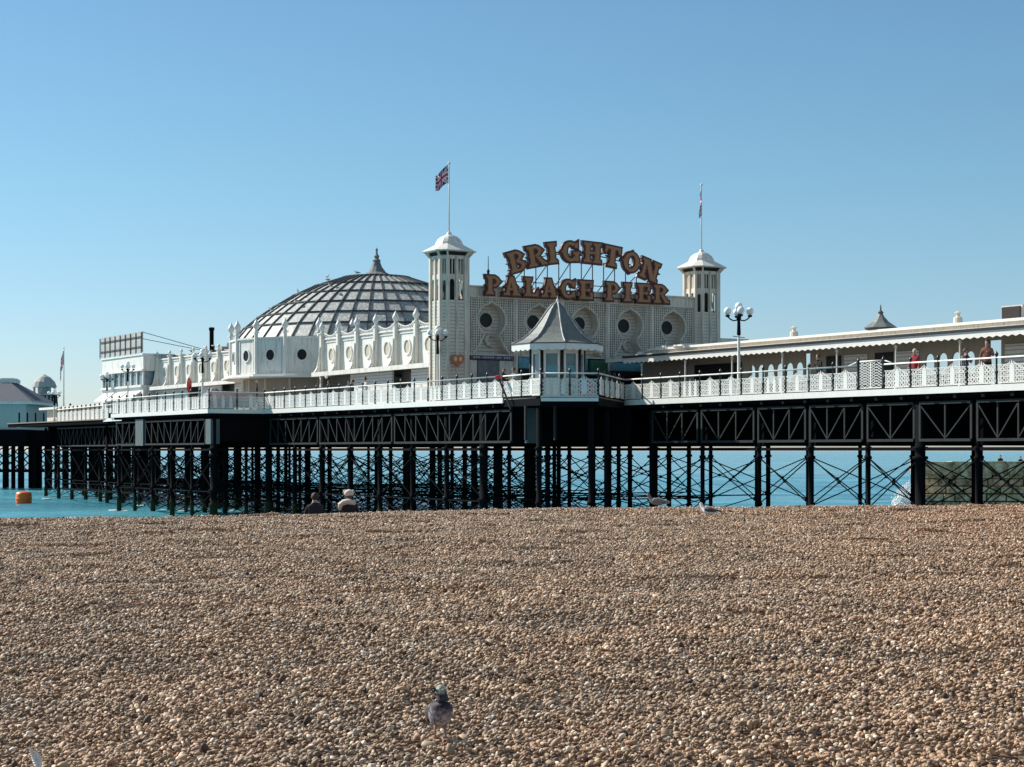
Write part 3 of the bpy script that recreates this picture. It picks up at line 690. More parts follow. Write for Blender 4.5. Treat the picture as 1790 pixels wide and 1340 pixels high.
# trellis bars
b = MB(); g = .155
def bars_for(vc):
    n = int(3.2/g); bb = MB()
    for i in range(n+1):
        x = -1.6+3.2*i/n; inside = None; z = 6.12
        seg = None; zz = np.arange(6.12, 9.56, .02)
        for z in zz:
            ok = abs(x) > hw(z)+.06
            if ok and seg is None: seg = z
            if (not ok or z >= zz[-1]-1e-6) and seg is not None:
                if z-seg > .06: bb.box(vc+x-.031,vc+x+.031,U0-.06,U0-.03,seg,z)
                seg = None
    nz = int(3.44/g)
    for j in range(nz+1):
        z = 6.14+3.4*j/nz; h = hw(z)
        if h < .05: bb.box(vc-1.62,vc+1.62,U0-.028,U0-.004,z-.031,z+.031)
        else:
            bb.box(vc-1.62,vc-h-.04,U0-.028,U0-.004,z-.031,z+.031); bb.box(vc+h+.04,vc+1.62,U0-.028,U0-.004,z-.031,z+.031)
    return bb
for vc in VC: F.part('trellis', bars_for(vc), M['cream'])
for w_ in (.95,4.5,8,11.5,15,18.55):
    v = 2.2+w_; b = MB(); b.box(v-.14,v+.14,U0-.12,U0+.1,DK,9.62); b.box(v-.055,v+.055,U0-.17,U0-.125,DK+.3,9.5); F.part('pilaster', b, M['cream'])
b = MB(); b.box(3.2,20.7,U0-.05,U0+.5,9.63,10.25); b.box(3.2,20.7,U0-.14,U0+.55,10.26,10.36); b.box(3.2,20.7,U0-.12,U0-.052,9.6,9.7)
F.part('parapet', b, M['cream'])
b = MB(); b.box(3.2,20.7,U1+.15,U1+.3,DK,9.62); F.part('body_wall', b, M['beige'])
b = MB(); b.box(3.2,20.7,U0-.02,U1+.14,6.0,6.09); F.part('lintel', b, M['cream'])
# shopfronts under the arches
def shop(k, items):
    vc = VC[k]
    for nm, m, x0, x1, z0, z1, t in items:
        b = MB(); b.box(vc+x0,vc+x1,U0-t,U0+.62,z0,z1); F.part(nm, b, M[m])
shop(0,[('fascia_sign','purple',-1.55,1.6,5.75,5.98,.12),('mural_board','mural',-1.0,.55,3.6,5.7,.02),('side_board','cream',.6,1.6,DK,5.7,.0),('side_board','cream',-1.55,-1.05,DK,5.7,.0)])
shop(1,[('fascia_sign','teal',-1.5,1.55,5.25,5.95,.05),('awning','dark',-1.5,1.55,5.0,5.2,.5),('doorway','dark',-1.2,1.3,DK,4.95,-.1),('door_frame','cream',-1.55,-1.25,DK,4.95,.0)])
shop(2,[('fascia_sign','teal',-1.5,0.2,5.2,5.95,.05),('fascia_sign','green',.3,1.6,4.9,5.9,.3),('doorway','dark',-1.5,1.55,DK,4.85,-.1)])
shop(3,[('fascia_sign','teal',-1.55,1.55,5.25,5.9,.05),('awning','dark',-1.6,1.6,4.95,5.2,.5),('doorway','dark',-1.5,1.55,DK,4.9,-.1)])
shop(4,[('fascia_sign','cream',-1.55,1.55,5.2,5.95,.05),('doorway','dark',-1.5,1.55,DK,5.1,-.1)])
# small lettering dashes on the purple board: flat raised bars
b = MB()
for i in range(16): 
    if i not in (3,9,12): b.box(VC[0]-1.35+i*.17,VC[0]-1.35+i*.17+.10,U0-.135,U0-.122,5.82,5.92)
F.part('sign_lettering', b, M['pane'])
# carved dolphins-like scroll plaques in two recesses
for k in (0,3):
    b = MB(); vc = VC[k]; b.tube([(vc+.45,U1-.05,6.55),(vc+.1,U1-.12,6.75),(vc-.1,U1-.12,7.05),(vc+.15,U1-.12,7.3),(vc+.45,U1-.1,7.2)], [.05,.13,.10,.13,.04], 8)
    F.part('plaster_ornament', b, M['cream'], smooth=True)
# ------------------------------------------------------------------ illuminated lettering: BRIGHTON / PALACE PIER
SG = P('pier_name_sign', 'ornate gold and maroon letters reading BRIGHTON PALACE PIER above the entrance', 'sign', (11.95,10.7,10.4))
def Pc(*p): return ('p', p)
def stemx(x, w=.25, top=True, bot=True, sp=True):
    o = [Pc((x-w/2,.03),(x+w/2,.03),(x+w/2,.97),(x-w/2,.97))]; f = w/2+.085
    if top: o += [Pc((x-f,.865),(x+f,.865),(x+f+.02,1.0),(x-f-.02,1.0)), Pc((x-w/2,.80),(x+w/2,.80),(x+f,.87),(x-f,.87))]
    if bot: o += [Pc((x-f-.02,0),(x+f+.02,0),(x+f,.135),(x-f,.135)), Pc((x-f,.13),(x+f,.13),(x+w/2,.20),(x-w/2,.20))]
    if sp: o += [Pc((x-w/2-.075,.5),(x,.42),(x+w/2+.075,.5),(x,.58)), Pc((x-w/2-.03,.5),(x,.36),(x+w/2+.03,.5),(x,.64))]
    return o
def arc(cx,cy,ro,rh,ti,th,a0,a1,n=10): return ('a', (cx,cy,ro,rh,ti,th,a0,a1,n))
def spur(x,y,r=.07): return Pc((x-r,y),(x,y-r),(x+r,y),(x,y+r))
LET = {
 'B': (.86, stemx(.24)+[arc(.42,.735,.36,.265,.20,.13,-90,90),arc(.44,.27,.40,.27,.21,.13,-90,90),spur(.80,.735),spur(.86,.27)]),
 'R': (.92, stemx(.24)+[arc(.42,.72,.38,.28,.21,.14,-90,90),Pc((.42,.46),(.62,.46),(.92,.12),(.70,.02)),Pc((.66,0),(1.0,0),(.98,.13),(.70,.13)),spur(.82,.72)]),
 'I': (.46, stemx(.23,.27)), 
 'G': (.88, [arc(.46,.5,.44,.5,.24,.17,50,320,16),Pc((.56,.36),(.96,.36),(.94,.50),(.58,.50)),Pc((.66,.02),(.88,.02),(.88,.40),(.66,.40)),Pc((.66,.70),(.86,.66),(.88,1.0),(.70,.90)),spur(.0,.5,.08)]),
 'H': (.98, stemx(.24)+stemx(.76)+[Pc((.30,.43),(.70,.43),(.70,.57),(.30,.57))]),
 'T': (.88, stemx(.44,.26,False)+[Pc((.02,.84),(.86,.84),(.88,1.0),(0,1.0)),Pc((0,.64),(.10,.64),(.20,.86),(.0,.90)),Pc((.88,.64),(.78,.64),(.68,.86),(.88,.90))]),
 'O': (.90, [arc(.45,.5,.44,.5,.24,.16,0,360,22),spur(.01,.5,.08),spur(.89,.5,.08),spur(.45,.99,.06),spur(.45,.01,.06)]),
 'N': (1.0, stemx(.18,.18)+stemx(.82,.18)+[Pc((.10,1.0),(.38,1.0),(.90,.02),(.62,.02))]),
 'P': (.84, stemx(.24)+[arc(.42,.70,.38,.30,.21,.15,-90,90),spur(.81,.70)]),
 'A': (.96, [Pc((.36,1.0),(.50,1.0),(.34,.05),(.14,.05)),Pc((.34,1.0),(.60,1.0),(.92,.05),(.62,.05)),Pc((.26,.28),(.70,.28),(.70,.40),(.28,.40)),Pc((0,0),(.42,0),(.38,.13),(.04,.13)),Pc((.52,0),(1.0,0),(.96,.13),(.56,.13)),spur(.20,.48,.06),spur(.80,.48,.06)]),
 'L': (.80, stemx(.24)+[Pc((.30,0),(.82,0),(.84,.15),(.30,.15)),Pc((.62,.10),(.84,.10),(.82,.40),(.74,.34))]),
 'C': (.84, [arc(.46,.5,.44,.5,.24,.17,50,310,16),Pc((.64,.66),(.84,.62),(.86,1.0),(.68,.90)),Pc((.64,.34),(.84,.38),(.86,.02),(.68,.10)),spur(.0,.5,.08)]),
 'E': (.82, stemx(.24)+[Pc((.30,.86),(.80,.86),(.82,1.0),(.30,1.0)),Pc((.30,0),(.84,0),(.82,.14),(.30,.14)),Pc((.62,.64),(.80,.62),(.82,.90),(.70,.90)),Pc((.62,.36),(.82,.38),(.84,.10),(.70,.10)),Pc((.30,.44),(.60,.44),(.60,.56),(.30,.56)),spur(.60,.5,.12)]),
}
def letter(ch, vc, zc, Hh, rot, u, sxx=1.0):
    w, prim = LET[ch]; b = MB(); lay = 0
    def tr(x, y): 
        px, py = (x-w/2)*Hh*sxx, (y-.5)*Hh; return vc+px*cos(rot)-py*sin(rot), zc+px*sin(rot)+py*cos(rot)
    def grow(p, e):
        cx = sum(q[0] for q in p)/len(p); cy = sum(q[1] for q in p)/len(p); n = len(p); out = []
        area = sum(p[i][0]*p[(i+1)%n][1]-p[(i+1)%n][0]*p[i][1] for i in range(n)); sg = 1 if area > 0 else -1
        for i in range(n):
            a, c, d = p[i-1], p[i], p[(i+1)%n]
            e1 = Vector((c[0]-a[0],c[1]-a[1])).normalized(); e2 = Vector((d[0]-c[0],d[1]-c[1])).normalized()
            n1 = Vector((e1.y,-e1.x))*sg; n2 = Vector((e2.y,-e2.x))*sg; k = 1+n1.dot(n2)
            o_ = (n1+n2)/max(k,.45); out.append((c[0]+o_.x*e, c[1]+o_.y*e))
        return out
    for e, mi, y0, t in ((.080,1,.05,.22),(.030,0,.02,.03),(-.016,0,.0,.03)):
        if mi == 0 and e > 0: mi = 2
        b.cur = mi
        for prm in prim:
            lay += 1; yy = y0+lay*.0006
            if prm[0] == 'p': polys = [grow(prm[1], e)]
            else:
                cx,cy,ro,rh,ti,th,a0,a1,n = prm[1]; polys = []
                if a1-a0 < 359: a0 -= e*30; a1 += e*30
                for k in range(n):
                    A, B_ = radians(a0+(a1-a0)*k/n), radians(a0+(a1-a0)*(k+1)/n)
                    f = lambda q, g: (cx+(ro+e if g else ro-ti-e)*cos(q), cy+(rh+e if g else rh-th-e)*sin(q))
                    polys.append([f(A,1),f(B_,1),f(B_,0),f(A,0)])
            for pl in polys:
                b.prism([(tr(*q)[0], u+yy, tr(*q)[1]) for q in pl], (0,t,0))
    SG.part('letter', b, [M['gold'],M['maroon'],M['redrim']])
US = 10.55
def v_at(px, u):
    r = (px-895)/3200; return ((OX-u*sin(TH))-r*(OY+u*cos(TH)))/(r*sin(TH)-cos(TH))
ANG = [-5.02,-3.55,-2.36,-1.02,.62,2.15,3.62,5.12]
for ch, s_ in zip('BRIGHTON', ANG):
    a = s_/15.2*1.03; vc = 11.5+15.2*sin(a); zc = 12.82-15.2*(1-cos(a))
    letter(ch, vc, zc, 1.30, -a*.85, US, 1.10)
for ch, px in zip('PALACEPIER', (864,896,930,962,994,1026,1072,1099,1127,1157)):
    letter(ch, v_at(px,US)-.05, 10.38, 1.18, 0, US, 1.07)
b = MB()
for i in range(13):
    v = 6.3+i*.86; zt = 12.82-15.2*(1-cos((v-11.5)/15.2))-.5
    b.bar((v,US+.3,10.2),(v,US+.3,zt), .05)
    if i%2: b.bar((v,US+.3,zt-.2),(v-.5,US+1.8,10.3), .045)
b.bar((5.4,US+.33,9.95),(18.4,US+.33,9.95), .07); b.bar((5.4,US+.33,10.7),(18.4,US+.33,10.7), .05)
for i in range(16):
    a0 = -.34+.68*i/16; a1 = -.34+.68*(i+1)/16
    b.bar((11.5+15.0*sin(a0),US+.31,12.7-15*(1-cos(a0))),(11.5+15.0*sin(a1),US+.31,12.7-15*(1-cos(a1))), .06)
SG.part('support_frame', b, M['girder'])
# slim white finial at the left end of the parapet
fn = P('parapet_finial', 'small spiky finial on the parapet just left of the sign letters', 'finial', (5.0,11.5,10.36))
b = MB(); b.lathe([(.16,0),(.2,.3),(.12,.5),(.16,.65),(.07,.8),(.1,1.0),(.03,1.1),(.02,1.9),(.001,1.95)], 8, (4.9,11.5,10.36)); fn.part('spike', b, M['girder'])
# ------------------------------------------------------------------ arcade building
VA = 4.0; ZT = 8.13; ZB = 5.68
def onion_finial(v,u,z,s=1.0):
    b = MB(); b.lathe([(.12*s,0),(.16*s,.05*s),(.10*s,.12*s),(.12*s,.2*s),(.24*s,.38*s),(.23*s,.5*s),(.12*s,.68*s),(.04*s,.82*s),(.001,.92*s)], 8, (v,u,z)); return b
FANCY = [True]
def arcade(us_, label, openings, extra):
    A = P('arcade_building', label, 'arcade building', (VA,us_[0],DK)); u0, u1 = us_[0], us_[-1]
    b = MB(); b.box(VA,VA+.2,u0,u1,ZB,ZT); b.box(VA-.12,VA+.3,u0,u1,ZT-.001+.002,ZT+.12); b.box(VA+.2,27,u0,u1,ZB,ZT-.3); wl_ = A.part('upper_wall', b, M['white'])
    b = MB(); b.box(VA-.95,VA+.15,u0,u1,ZB-.17,ZB-.004); b.box(VA-1.0,VA-.9,u0,u1,ZB-.26,ZB+.05); A.part('cornice', b, M['white'])
    # ground floor: boarded wall with openings
    cur = u0
    for a, c in openings+[(u1,u1)]:
        if a > cur: b = MB(); b.box(VA-.35,VA-.2,cur,a,DK,ZB-.175); A.part('ground_floor_wall', b, M['clapw'])
        cur = c
    for a, c in openings:
        b = MB(); b.box(VA+.5,VA+.6,a-.2,c+.2,DK,ZB-.18); A.part('shutter', b, M['shutter'])
    for i, u in enumerate(us_):
        b = MB(); fh = .42 if FANCY[0] else .22; b.box(VA-.30,VA-.001,u-.13,u+.13,ZB,ZT+fh); b.box(VA-.36,VA+.05,u-.18,u+.18,ZT+fh+.001,ZT+fh+.08)
        pl = A.part('pilaster', b, M['white'])
        A.part('finial', onion_finial(VA-.15,u,ZT+fh+.08,1.0 if FANCY[0] else .6), M['white2'], pl, True)
        # curved fin bracket sweeping out over the cornice
        n = 10; c_ = []
        for k in range(n+1):
            t = k/n*pi/2; c_.append((VA-.30-.66*(1-sin(t)), u, ZB+.005+1.95*(1-cos(t))))
        b = MB()
        for k in range(n):
            a_, d_ = c_[k], c_[k+1]; b.prism([(VA-.301,u-.03,a_[2]),(a_[0],u-.03,a_[2]),(d_[0],u-.03,d_[2]),(VA-.301,u-.03,d_[2]+.001)], (0,.06,0))
        for k in range(n): b.bar(c_[k], c_[k+1], .14,.05)
        b.ball((VA-.5,u-.05,ZB+.2), .13, 8)
        A.part('scroll_bracket', b, M['white'])
    for a, c in zip(us_, us_[1:]):
        m_ = (a+c)/2
        # round window with a deep rim
        b = MB(); b.lathe([(.50,0),(.50,.09),(.40,.09),(.40,-.0)], 20); b.v = [(VA-z_, m_+x, 7.0+y*1.12) for x,y,z_ in b.v]; wn_ = A.part('round_window', b, M['white2'])
        b = MB(); b.lathe([(.405,0),(.405,.015)], 20); b.v = [(VA-.006-z_, m_+x, 7.0+y*1.12) for x,y,z_ in b.v]; A.part('pane', b, M['pane'], wn_)
        b = MB(); b.tube([(VA-.05, m_+.42*cos(t), 7.0+.47*sin(t)) for t in [pi*.5+pi*k/12 for k in range(-6,7)]], .045, 6, False); A.part('window_rim_shade', b, M['cream'], wn_)
        # panel mouldings
        b = MB(); b.box(VA-.06,VA-.001,a+.2,a+.27,ZB+.1,ZT-.15); b.box(VA-.06,VA-.001,c-.27,c-.2,ZB+.1,ZT-.15); b.box(VA-.06,VA-.001,a+.27,c-.27,ZT-.22,ZT-.15)
        A.part('panel_moulding', b, M['white2'])
        if not FANCY[0]: continue
        # scalloped lattice parapet between the finials
        b = MB(); n = 8; L = c-a-.3; prev = None
        for k in range(n+1):
            s_ = k/n; z = ZT+.62-.36*sin(pi*s_)**.8; p = (VA-.1, a+.15+L*s_, z)
            if prev: b.bar(prev, p, .06,.07)
            prev = p
        for k in range(11):
            s_ = (k+.5)/11; z = ZT+.62-.36*sin(pi*s_)**.8; y_ = a+.15+L*s_
            b.bar((VA-.1,y_,ZT+.12),(VA-.1,min(c-.15,y_+.16),z), .03); b.bar((VA-.1,y_,ZT+.12),(VA-.1,max(a+.15,y_-.16),z), .03)
        A.part('parapet_lattice', b, M['white2'])
    # ribbed sloping roof behind the parapet
    b = MB(); b.add([(VA+.4,u0,ZT-.1),(VA+.4,u1,ZT-.1),(13.5,u1,10.0),(13.5,u0,10.0),(24,u0,ZT-.1),(24,u1,ZT-.1)], [(0,1,2,3),(3,2,5,4),(0,3,4),(1,5,2)]); rf = A.part('roof', b, M['lead'])
    b = MB(); k = u0+.3
    while k < u1: b.bar((VA+.42,k,ZT-.02),(13.4,k,10.06), .07,.10); k += .95
    for f in (.25,.5,.75): b.bar((VA+.4+9.1*f,u0,ZT-.04+2.1*f),(VA+.4+9.1*f,u1,ZT-.04+2.1*f), .08,.10)
    A.part('roof_rib', b, M['leadd'], rf)
    return A
A1 = arcade([13.3,16.25,19.25,22.25,25.25,28.25,31.25,34.1], 'white arcade wall with round windows and scroll brackets, between left tower and round bay', [(19.6,22.4),(28.9,33.9)], 0)
FANCY[0] = False
A2 = arcade([48.9,51.5,54.4,57.3,60.2,63.1,66,69.2], 'farther white arcade wall with round windows, left of the round bay', [(50.5,53.5),(58.5,61)], 0)
# ------------------------------------------------------------------ domed pavilion
D = P('domed_pavilion', 'round white bay with flat faces and a great ribbed grey dome topped by a finial', 'domed building', (13,43,DK))
cv, cu, Rb = 6.7, 41.4, 6.5; 
def bay(k, r=Rb): a = radians(180+22.5*k); return (cv+r*cos(a), cu+r*sin(a))
zt = 8.35; zb = 5.75
b = MB(); solid(b, [bay(k) for k in range(16)], zb, zt); D.part('bay_wall', b, M['white'])
b = MB(); solid(b, [bay(k,Rb+.12) for k in range(16)], zt+.001, zt+.14); solid(b, [bay(k,Rb+.35) for k in range(16)], zb-.2, zb-.01); solid(b, [bay(k,Rb+.75) for k in range(16)], zb-.3, zb-.201); D.part('bay_cornice', b, M['white2'])
b = MB(); solid(b, [bay(k,Rb-1.0) for k in range(16)], DK, zb-.302); D.part('bay_ground_floor', b, M['beige'])
for k in range(16): b = MB(); x, y = bay(k,Rb-.97); b.box(x-.07,x+.07,y-.07,y+.07,DK,zb-.32); D.part('bay_mullion', b, M['cream'])
for k in range(-5,6):
    p = Vector((*bay(k),0)); q = Vector((*bay(k+1),0)); mdl = (p+q)/2; nr = Vector((mdl.x-cv,mdl.y-cu,0)).normalized(); dr = (q-p).normalized()
    b = MB(); b.tube([p+nr*.02+Vector((0,0,zb)), p+nr*.02+Vector((0,0,zt+.45))], .15, 6); b.box(p.x-.2,p.x+.2,p.y-.2,p.y+.2,zt+.45,zt+.53)
    pl = D.part('bay_pilaster', b, M['white2'])
    D.part('finial', onion_finial(p.x,p.y,zt+.53,1.15), M['white2'], pl, True)
    if k < 5:
        def on(x,y,t): return mdl+dr*x+nr*t+Vector((0,0,7.15+y))
        b = MB(); n = 20
        for i in range(n):
            A_, B_ = 2*pi*i/n, 2*pi*(i+1)/n
            b.prism([on(.36*cos(A_),.40*sin(A_),.01),on(.46*cos(A_),.50*sin(A_),.01),on(.46*cos(B_),.50*sin(B_),.01),on(.36*cos(B_),.40*sin(B_),.01)], nr*.08)
        wn_ = D.part('round_window', b, M['white2'])
        b = MB(); b.prism([on(.365*cos(2*pi*i/n),.405*sin(2*pi*i/n),.012) for i in range(n)], nr*.02); D.part('pane', b, M['glassd'], wn_)
        for s_ in (-1,1): 
            b = MB(); q0 = mdl+dr*s_*.92; b.prism([q0+nr*.005-dr*.04+Vector((0,0,zb+.15)), q0+nr*.005+dr*.04+Vector((0,0,zb+.15)), q0+nr*.005+dr*.04+Vector((0,0,zt-.15)), q0+nr*.005-dr*.04+Vector((0,0,zt-.15))], nr*.05)
            D.part('panel_moulding', b, M['white2'])
b = MB(); x, y = bay(.5,Rb+.02); 
DV, DU = 13.0, 43.5; prof = [(11.6,8.4),(10.6,9.6),(9.5,10.5),(8.2,11.4),(6.7,12.3),(5.0,13.1),(2.66,13.86),(.9,14.08)]
N = 48; b = MB(); b.lathe(prof, N, (DV,DU,0)); dm = D.part('dome', b, M['lead'])
b = MB()
for k in range(N):
    a = 2*pi*k/N; pt = [(DV+(r+.03)*cos(a),DU+(r+.03)*sin(a),z+.04) for r,z in prof]
    for p, q in zip(pt, pt[1:]): b.bar(p, q, .08,.10)
for r, z in prof[1:-1]:
    for k in range(N):
        a, c = 2*pi*k/N, 2*pi*(k+1)/N; b.bar((DV+(r+.05)*cos(a),DU+(r+.05)*sin(a),z+.05),(DV+(r+.05)*cos(c),DU+(r+.05)*sin(c),z+.05), .11,.10)
D.part('dome_rib', b, M['leadd'], dm)
b = MB(); b.lathe([(11.9,8.2),(11.9,8.5),(11.5,8.6)], N, (DV,DU,0)); D.part('dome_base', b, M['leadd'])
b = MB(); b.lathe([(1.15,14.0),(1.15,14.15),(.75,14.35),(.42,14.8),(.28,15.2),(.34,15.3),(.16,15.45),(.22,15.65),(.10,15.8),(.07,16.05),(.12,16.15),(.001,16.35)], 12, (DV,DU,0)); D.part('dome_finial', b, M['roofgrey'])
b = MB(); solid(b, [(9,35),(27,35),(27,52),(9,52)], ZB, 8.3); D.part('main_wall', b, M['beige'])
ch = P('chimney_flue', 'slim black flue pipe rising from the roof left of the round bay', 'flue', (8,66.6,8)); b = MB(); b.lathe([(.2,0),(.2,2.5),(.26,2.55),(.26,2.75),(.2,2.8)], 10, (8,66.6,8.3)); ch.part('pipe', b, M['iron'])
rc = P('roof_pipes', 'tangle of dark pipes and vents on the roof of the farther arcade wall', 'pipes', (5,55,8.2)); rq = random.Random(9)
for i in range(16):
    u = 50.2+i*1.2; h = rq.uniform(.25,.8); b = MB(); v_ = 4.9+rq.random()*1.2
    if i%3 == 0: b.box(v_-.3,v_+.3,u-.4,u+.4,8.15,8.2+h)
    elif i%3 == 1: b.tube([(v_,u,8.2),(v_,u,8.3+h),(v_,u+.5,8.35+h)], .07, 6)
    else: b.tube([(v_,u-.6,8.45),(v_,u+.7,8.4+h*.5)], .09, 6)
    rc.part('pipe', b, M['leadd' if i%2 else 'board'])
# ------------------------------------------------------------------ end block with glazed upper floor and the board above
E = P('end_block', 'boxy white end building with a band of windows below the grey roof board', 'building', (3.5,69.4,DK))
b = MB(); b.box(2.6,20,69.4,81,DK,5.9); b.box(2.6,20,69.4,81,7.35,8.6); b.box(2.5,20.2,69.3,81.1,8.601,8.75); b.box(2.45,20.2,69.3,81.2,7.2,7.34); b.box(2.4,2.6,69.4,81,5.75,5.95); E.part('wall', b, M['white'])
b = MB(); b.box(2.75,19.9,69.5,80.9,5.91,7.19); E.part('window_band', b, M['glassb'])
for i in range(8):
    u = 69.5+i*1.62; b = MB(); b.box(2.6,2.74,u,u+.14,5.95,7.2); E.part('mullion', b, M['white2'])
for i in range(3):
    u = 70.0+i*3.7; b = MB(); b.prism([(2.59,u,5.4),(1.7,u,4.75),(1.7,u,4.6),(2.59,u,5.2)], (0,3.2,0)); E.part('awning', b, M['white2'])
G = P('roof_board', 'grey weathered board seen from behind, tilted up on the end block roof', 'sign board', (3,70,8.75))
for i in range(4):
    u = 70.0+i*2.95; b = MB(); b.box(2.7,2.8,u,u+2.9,8.9+.0*i,10.75); G.part('board_panel', b, M['board'])
b = MB()
for i in range(9): b.bar((2.65,70.1+i*1.46,8.76),(2.65,70.1+i*1.46,10.7), .06)
b.bar((2.62,70,9.4),(2.62,81.7,9.4), .06); b.bar((2.62,70,10.3),(2.62,81.7,10.3), .06)
for z in (10.7,10.1): b.bar((2.8,70.1,z),(6.5,61.5,8.5), .05)
G.part('frame', b, M['girder'])
# ------------------------------------------------------------------ kiosk on the bay
KV, KU = 3.05, .35
K = P('kiosk', 'small eight sided kiosk with a sweeping pointed grey roof on the railed bay', 'kiosk', (KV,KU,DK))
def oc(r, k): a = radians(22.5+45*k); return (KV+r*cos(a), KU+r*sin(a))
prof = [(2.62,6.100),(2.45,6.150),(2.0,6.370),(1.62,6.670),(1.25,7.070),(.92,7.52),(.62,7.970),(.34,8.32),(.10,8.480)]
for k in range(8):
    b = MB()
    for (r0,z0),(r1,z1) in zip(prof, prof[1:]):
        b.add([(*oc(r0,k),z0),(*oc(r0,k+1),z0),(*oc(r1,k+1),z1),(*oc(r1,k),z1)], [(0,1,2,3)])
    K.part('roof_panel', b, M['zinc'])
b = MB()
for k in range(8): b.tube([(*oc(r+.01,k),z+.03) for r,z in prof], .05, 6)
K.part('roof_hip', b, M['lead'], smooth=True)
b = MB(); b.lathe([(.12,8.440),(.07,8.570),(.1,8.62),(.03,8.72),(.001,8.940)], 8, (KV,KU,0)); K.part('finial', b, M['white2'])
b = MB(); solid(b, [oc(2.70,k) for k in range(8)], 6.040, 6.090); K.part('eave', b, M['leadd'])
for k in range(8):
    p = Vector((*oc(2.62,k),0)); q = Vector((*oc(2.62,k+1),0)); d = (q-p); L = d.length; d /= L; nr = Vector((d.y,-d.x,0)); b = MB(); n = 24
    for i in range(n):
        s0, s1 = L*i/n, L*(i+1)/n; f = lambda s: 5.740-.09*abs(sin(pi*(s/L)*4)); 
        b.prism([p+d*s0+Vector((0,0,f(s0))), p+d*s1+Vector((0,0,f(s1))), p+d*s1+Vector((0,0,6.035)), p+d*s0+Vector((0,0,6.035))], nr*.04)
    K.part('valance', b, M['white2'])
b = MB(); solid(b, [oc(2.5,k) for k in range(8)], 5.800, 5.870); K.part('ceiling', b, M['cream'])
for k in range(8):
    b = MB(); x, y = oc(1.56,k); b.tube([(x,y,DK),(x,y,5.800)], .075, 8); K.part('post', b, M['post'], smooth=True)
    p = Vector((*oc(1.5,k),0)); q = Vector((*oc(1.5,k+1),0)); d = (q-p); L = d.length; d /= L; nr = Vector((d.y,-d.x,0))
    def slab(s0,s1,z0,z1,t,y=0): 
        bb = MB(); bb.prism([p+d*s0+nr*y+Vector((0,0,z0)), p+d*s1+nr*y+Vector((0,0,z0)), p+d*s1+nr*y+Vector((0,0,z1)), p+d*s0+nr*y+Vector((0,0,z1))], nr*t); return bb
    K.part('lower_panel', slab(.1,L-.1,DK,4.15,.06), M['cream'])
    w_ = slab(.1,.24,4.16,5.790,.06); w_.v += []; 
    for args in ((L-.24,L-.1,4.16,5.790,.06),(.24,L-.24,5.52,5.790,.06)):
        o_ = slab(*args); w_.add(o_.v, o_.f)
    wn_ = K.part('window', w_, M['white2'])
    K.part('pane', slab(.25,L-.25,4.17,5.510,.02,-.03), M['glassb'], wn_)
    if k in (4,5,6): 
        wb = slab(.28,L-.28,4.2,4.85,.02,.0); K.part('blue_goods', wb, M['teal'], wn_)
# ------------------------------------------------------------------ right hand shelters
S = P('shelter_building', 'long low shelter with arched openings and a white scalloped canopy along the right deck', 'shelter', (12.5,7,DK))
ue, uw = -60, 7.5
b = MB(); b.box(12.45,12.6,ue,uw,5.58,5.86); S.part('canopy_fascia', b, M['white2'])
b = MB(); n = int((uw-ue)/.5)
for i in range(n): b.prism([(12.44,ue+i*.5,5.58),(12.44,ue+i*.5+.25,5.49),(12.44,ue+i*.5+.5,5.58)], (.03,0,0))
S.part('scallop_edge', b, M['white2'])
b = MB(); b.box(12.36,12.5,ue,uw,5.865,5.985); b.box(12.62,16.0,ue,uw,5.80,5.86); S.part('gutter', b, M['post'])
b = MB(); b.box(12.55,20,ue,uw,5.975,6.04); b.box(14.4,14.6,ue,uw,6.065,6.42); b.box(14.35,19,ue,uw,6.421,6.5); S.part('roof', b, M['cream'])
b = MB(); b.box(14.25,14.34,ue,uw,6.38,6.52); S.part('ridge_edge', b, M['white2'])
k = -58.6
while k < 6:
    b = MB(); b.lathe([(.09,0),(.09,.3),(.055,.34),(.05,2.3),(.09,2.38),(.1,2.5)], 8, (12.7,k,DK)); S.part('post', b, M['white2'], smooth=True); k += 4.6
# screen wall with arched openings showing the sky behind
arches = []
for c0, n, dd in ((-2.42,6,.875),(-17.35,4,.97),(-27.8,3,1.2),(-33,3,1.2),(-40,3,1.2)):
    for i in range(n): arches.append(c0-i*dd)
b = MB(); V0, V1 = 14.9, 15.0; aw = .33
def strip(u0,u1,z0,z1): b.box(V0,V1,u0,u1,z0,z1)
doors = [(-7.75,-7.3),(-22.4,-21.6)]
cuts = sorted([(a-aw,a+aw,'a') for a in arches]+[(x,y,'d') for x,y in doors]); cur = ue
for x, y, t in cuts:
    strip(cur,x,DK,5.79)
    if t == 'a':
        strip(x,y,DK,3.95)
        m_ = (x+y)/2
        for i in range(10):
            a_, c_ = x+(y-x)*i/10, x+(y-x)*(i+1)/10; h = lambda q: 4.75+sqrt(max(0,aw**2-(q-m_)**2))
            b.prism([(V0,a_,h(a_)),(V0,c_,h(c_)),(V0,c_,5.79),(V0,a_,5.79)], (V1-V0,0,0))
    else: strip(x,y,5.55,5.79)
    cur = y
strip(cur,3.9,DK,5.79)
S.part('screen_wall', b, M['beige'])
b = MB()
for u0,u1 in ((-1.5,3.2),(-10.4,-9.2),(-14.6,-13.2),(-26.3,-24.5)): b = MB(); b.box(14.84,14.895,u0,u1,3.9,5.3); S.part('dark_hatch', b, M['glassd'])
for u0,u1 in ((-12.6,-10.7),(-16.6,-14.8),(-24.2,-22.7),(-35.5,-31.6)): b = MB(); b.box(14.84,14.895,u0,u1,3.6,5.3); S.part('pale_panel', b, M['clapw'])
b = MB(); b.box(14.83,14.896,-2.0,4,DK,3.85); S.part('counter', b, M['clapw'])
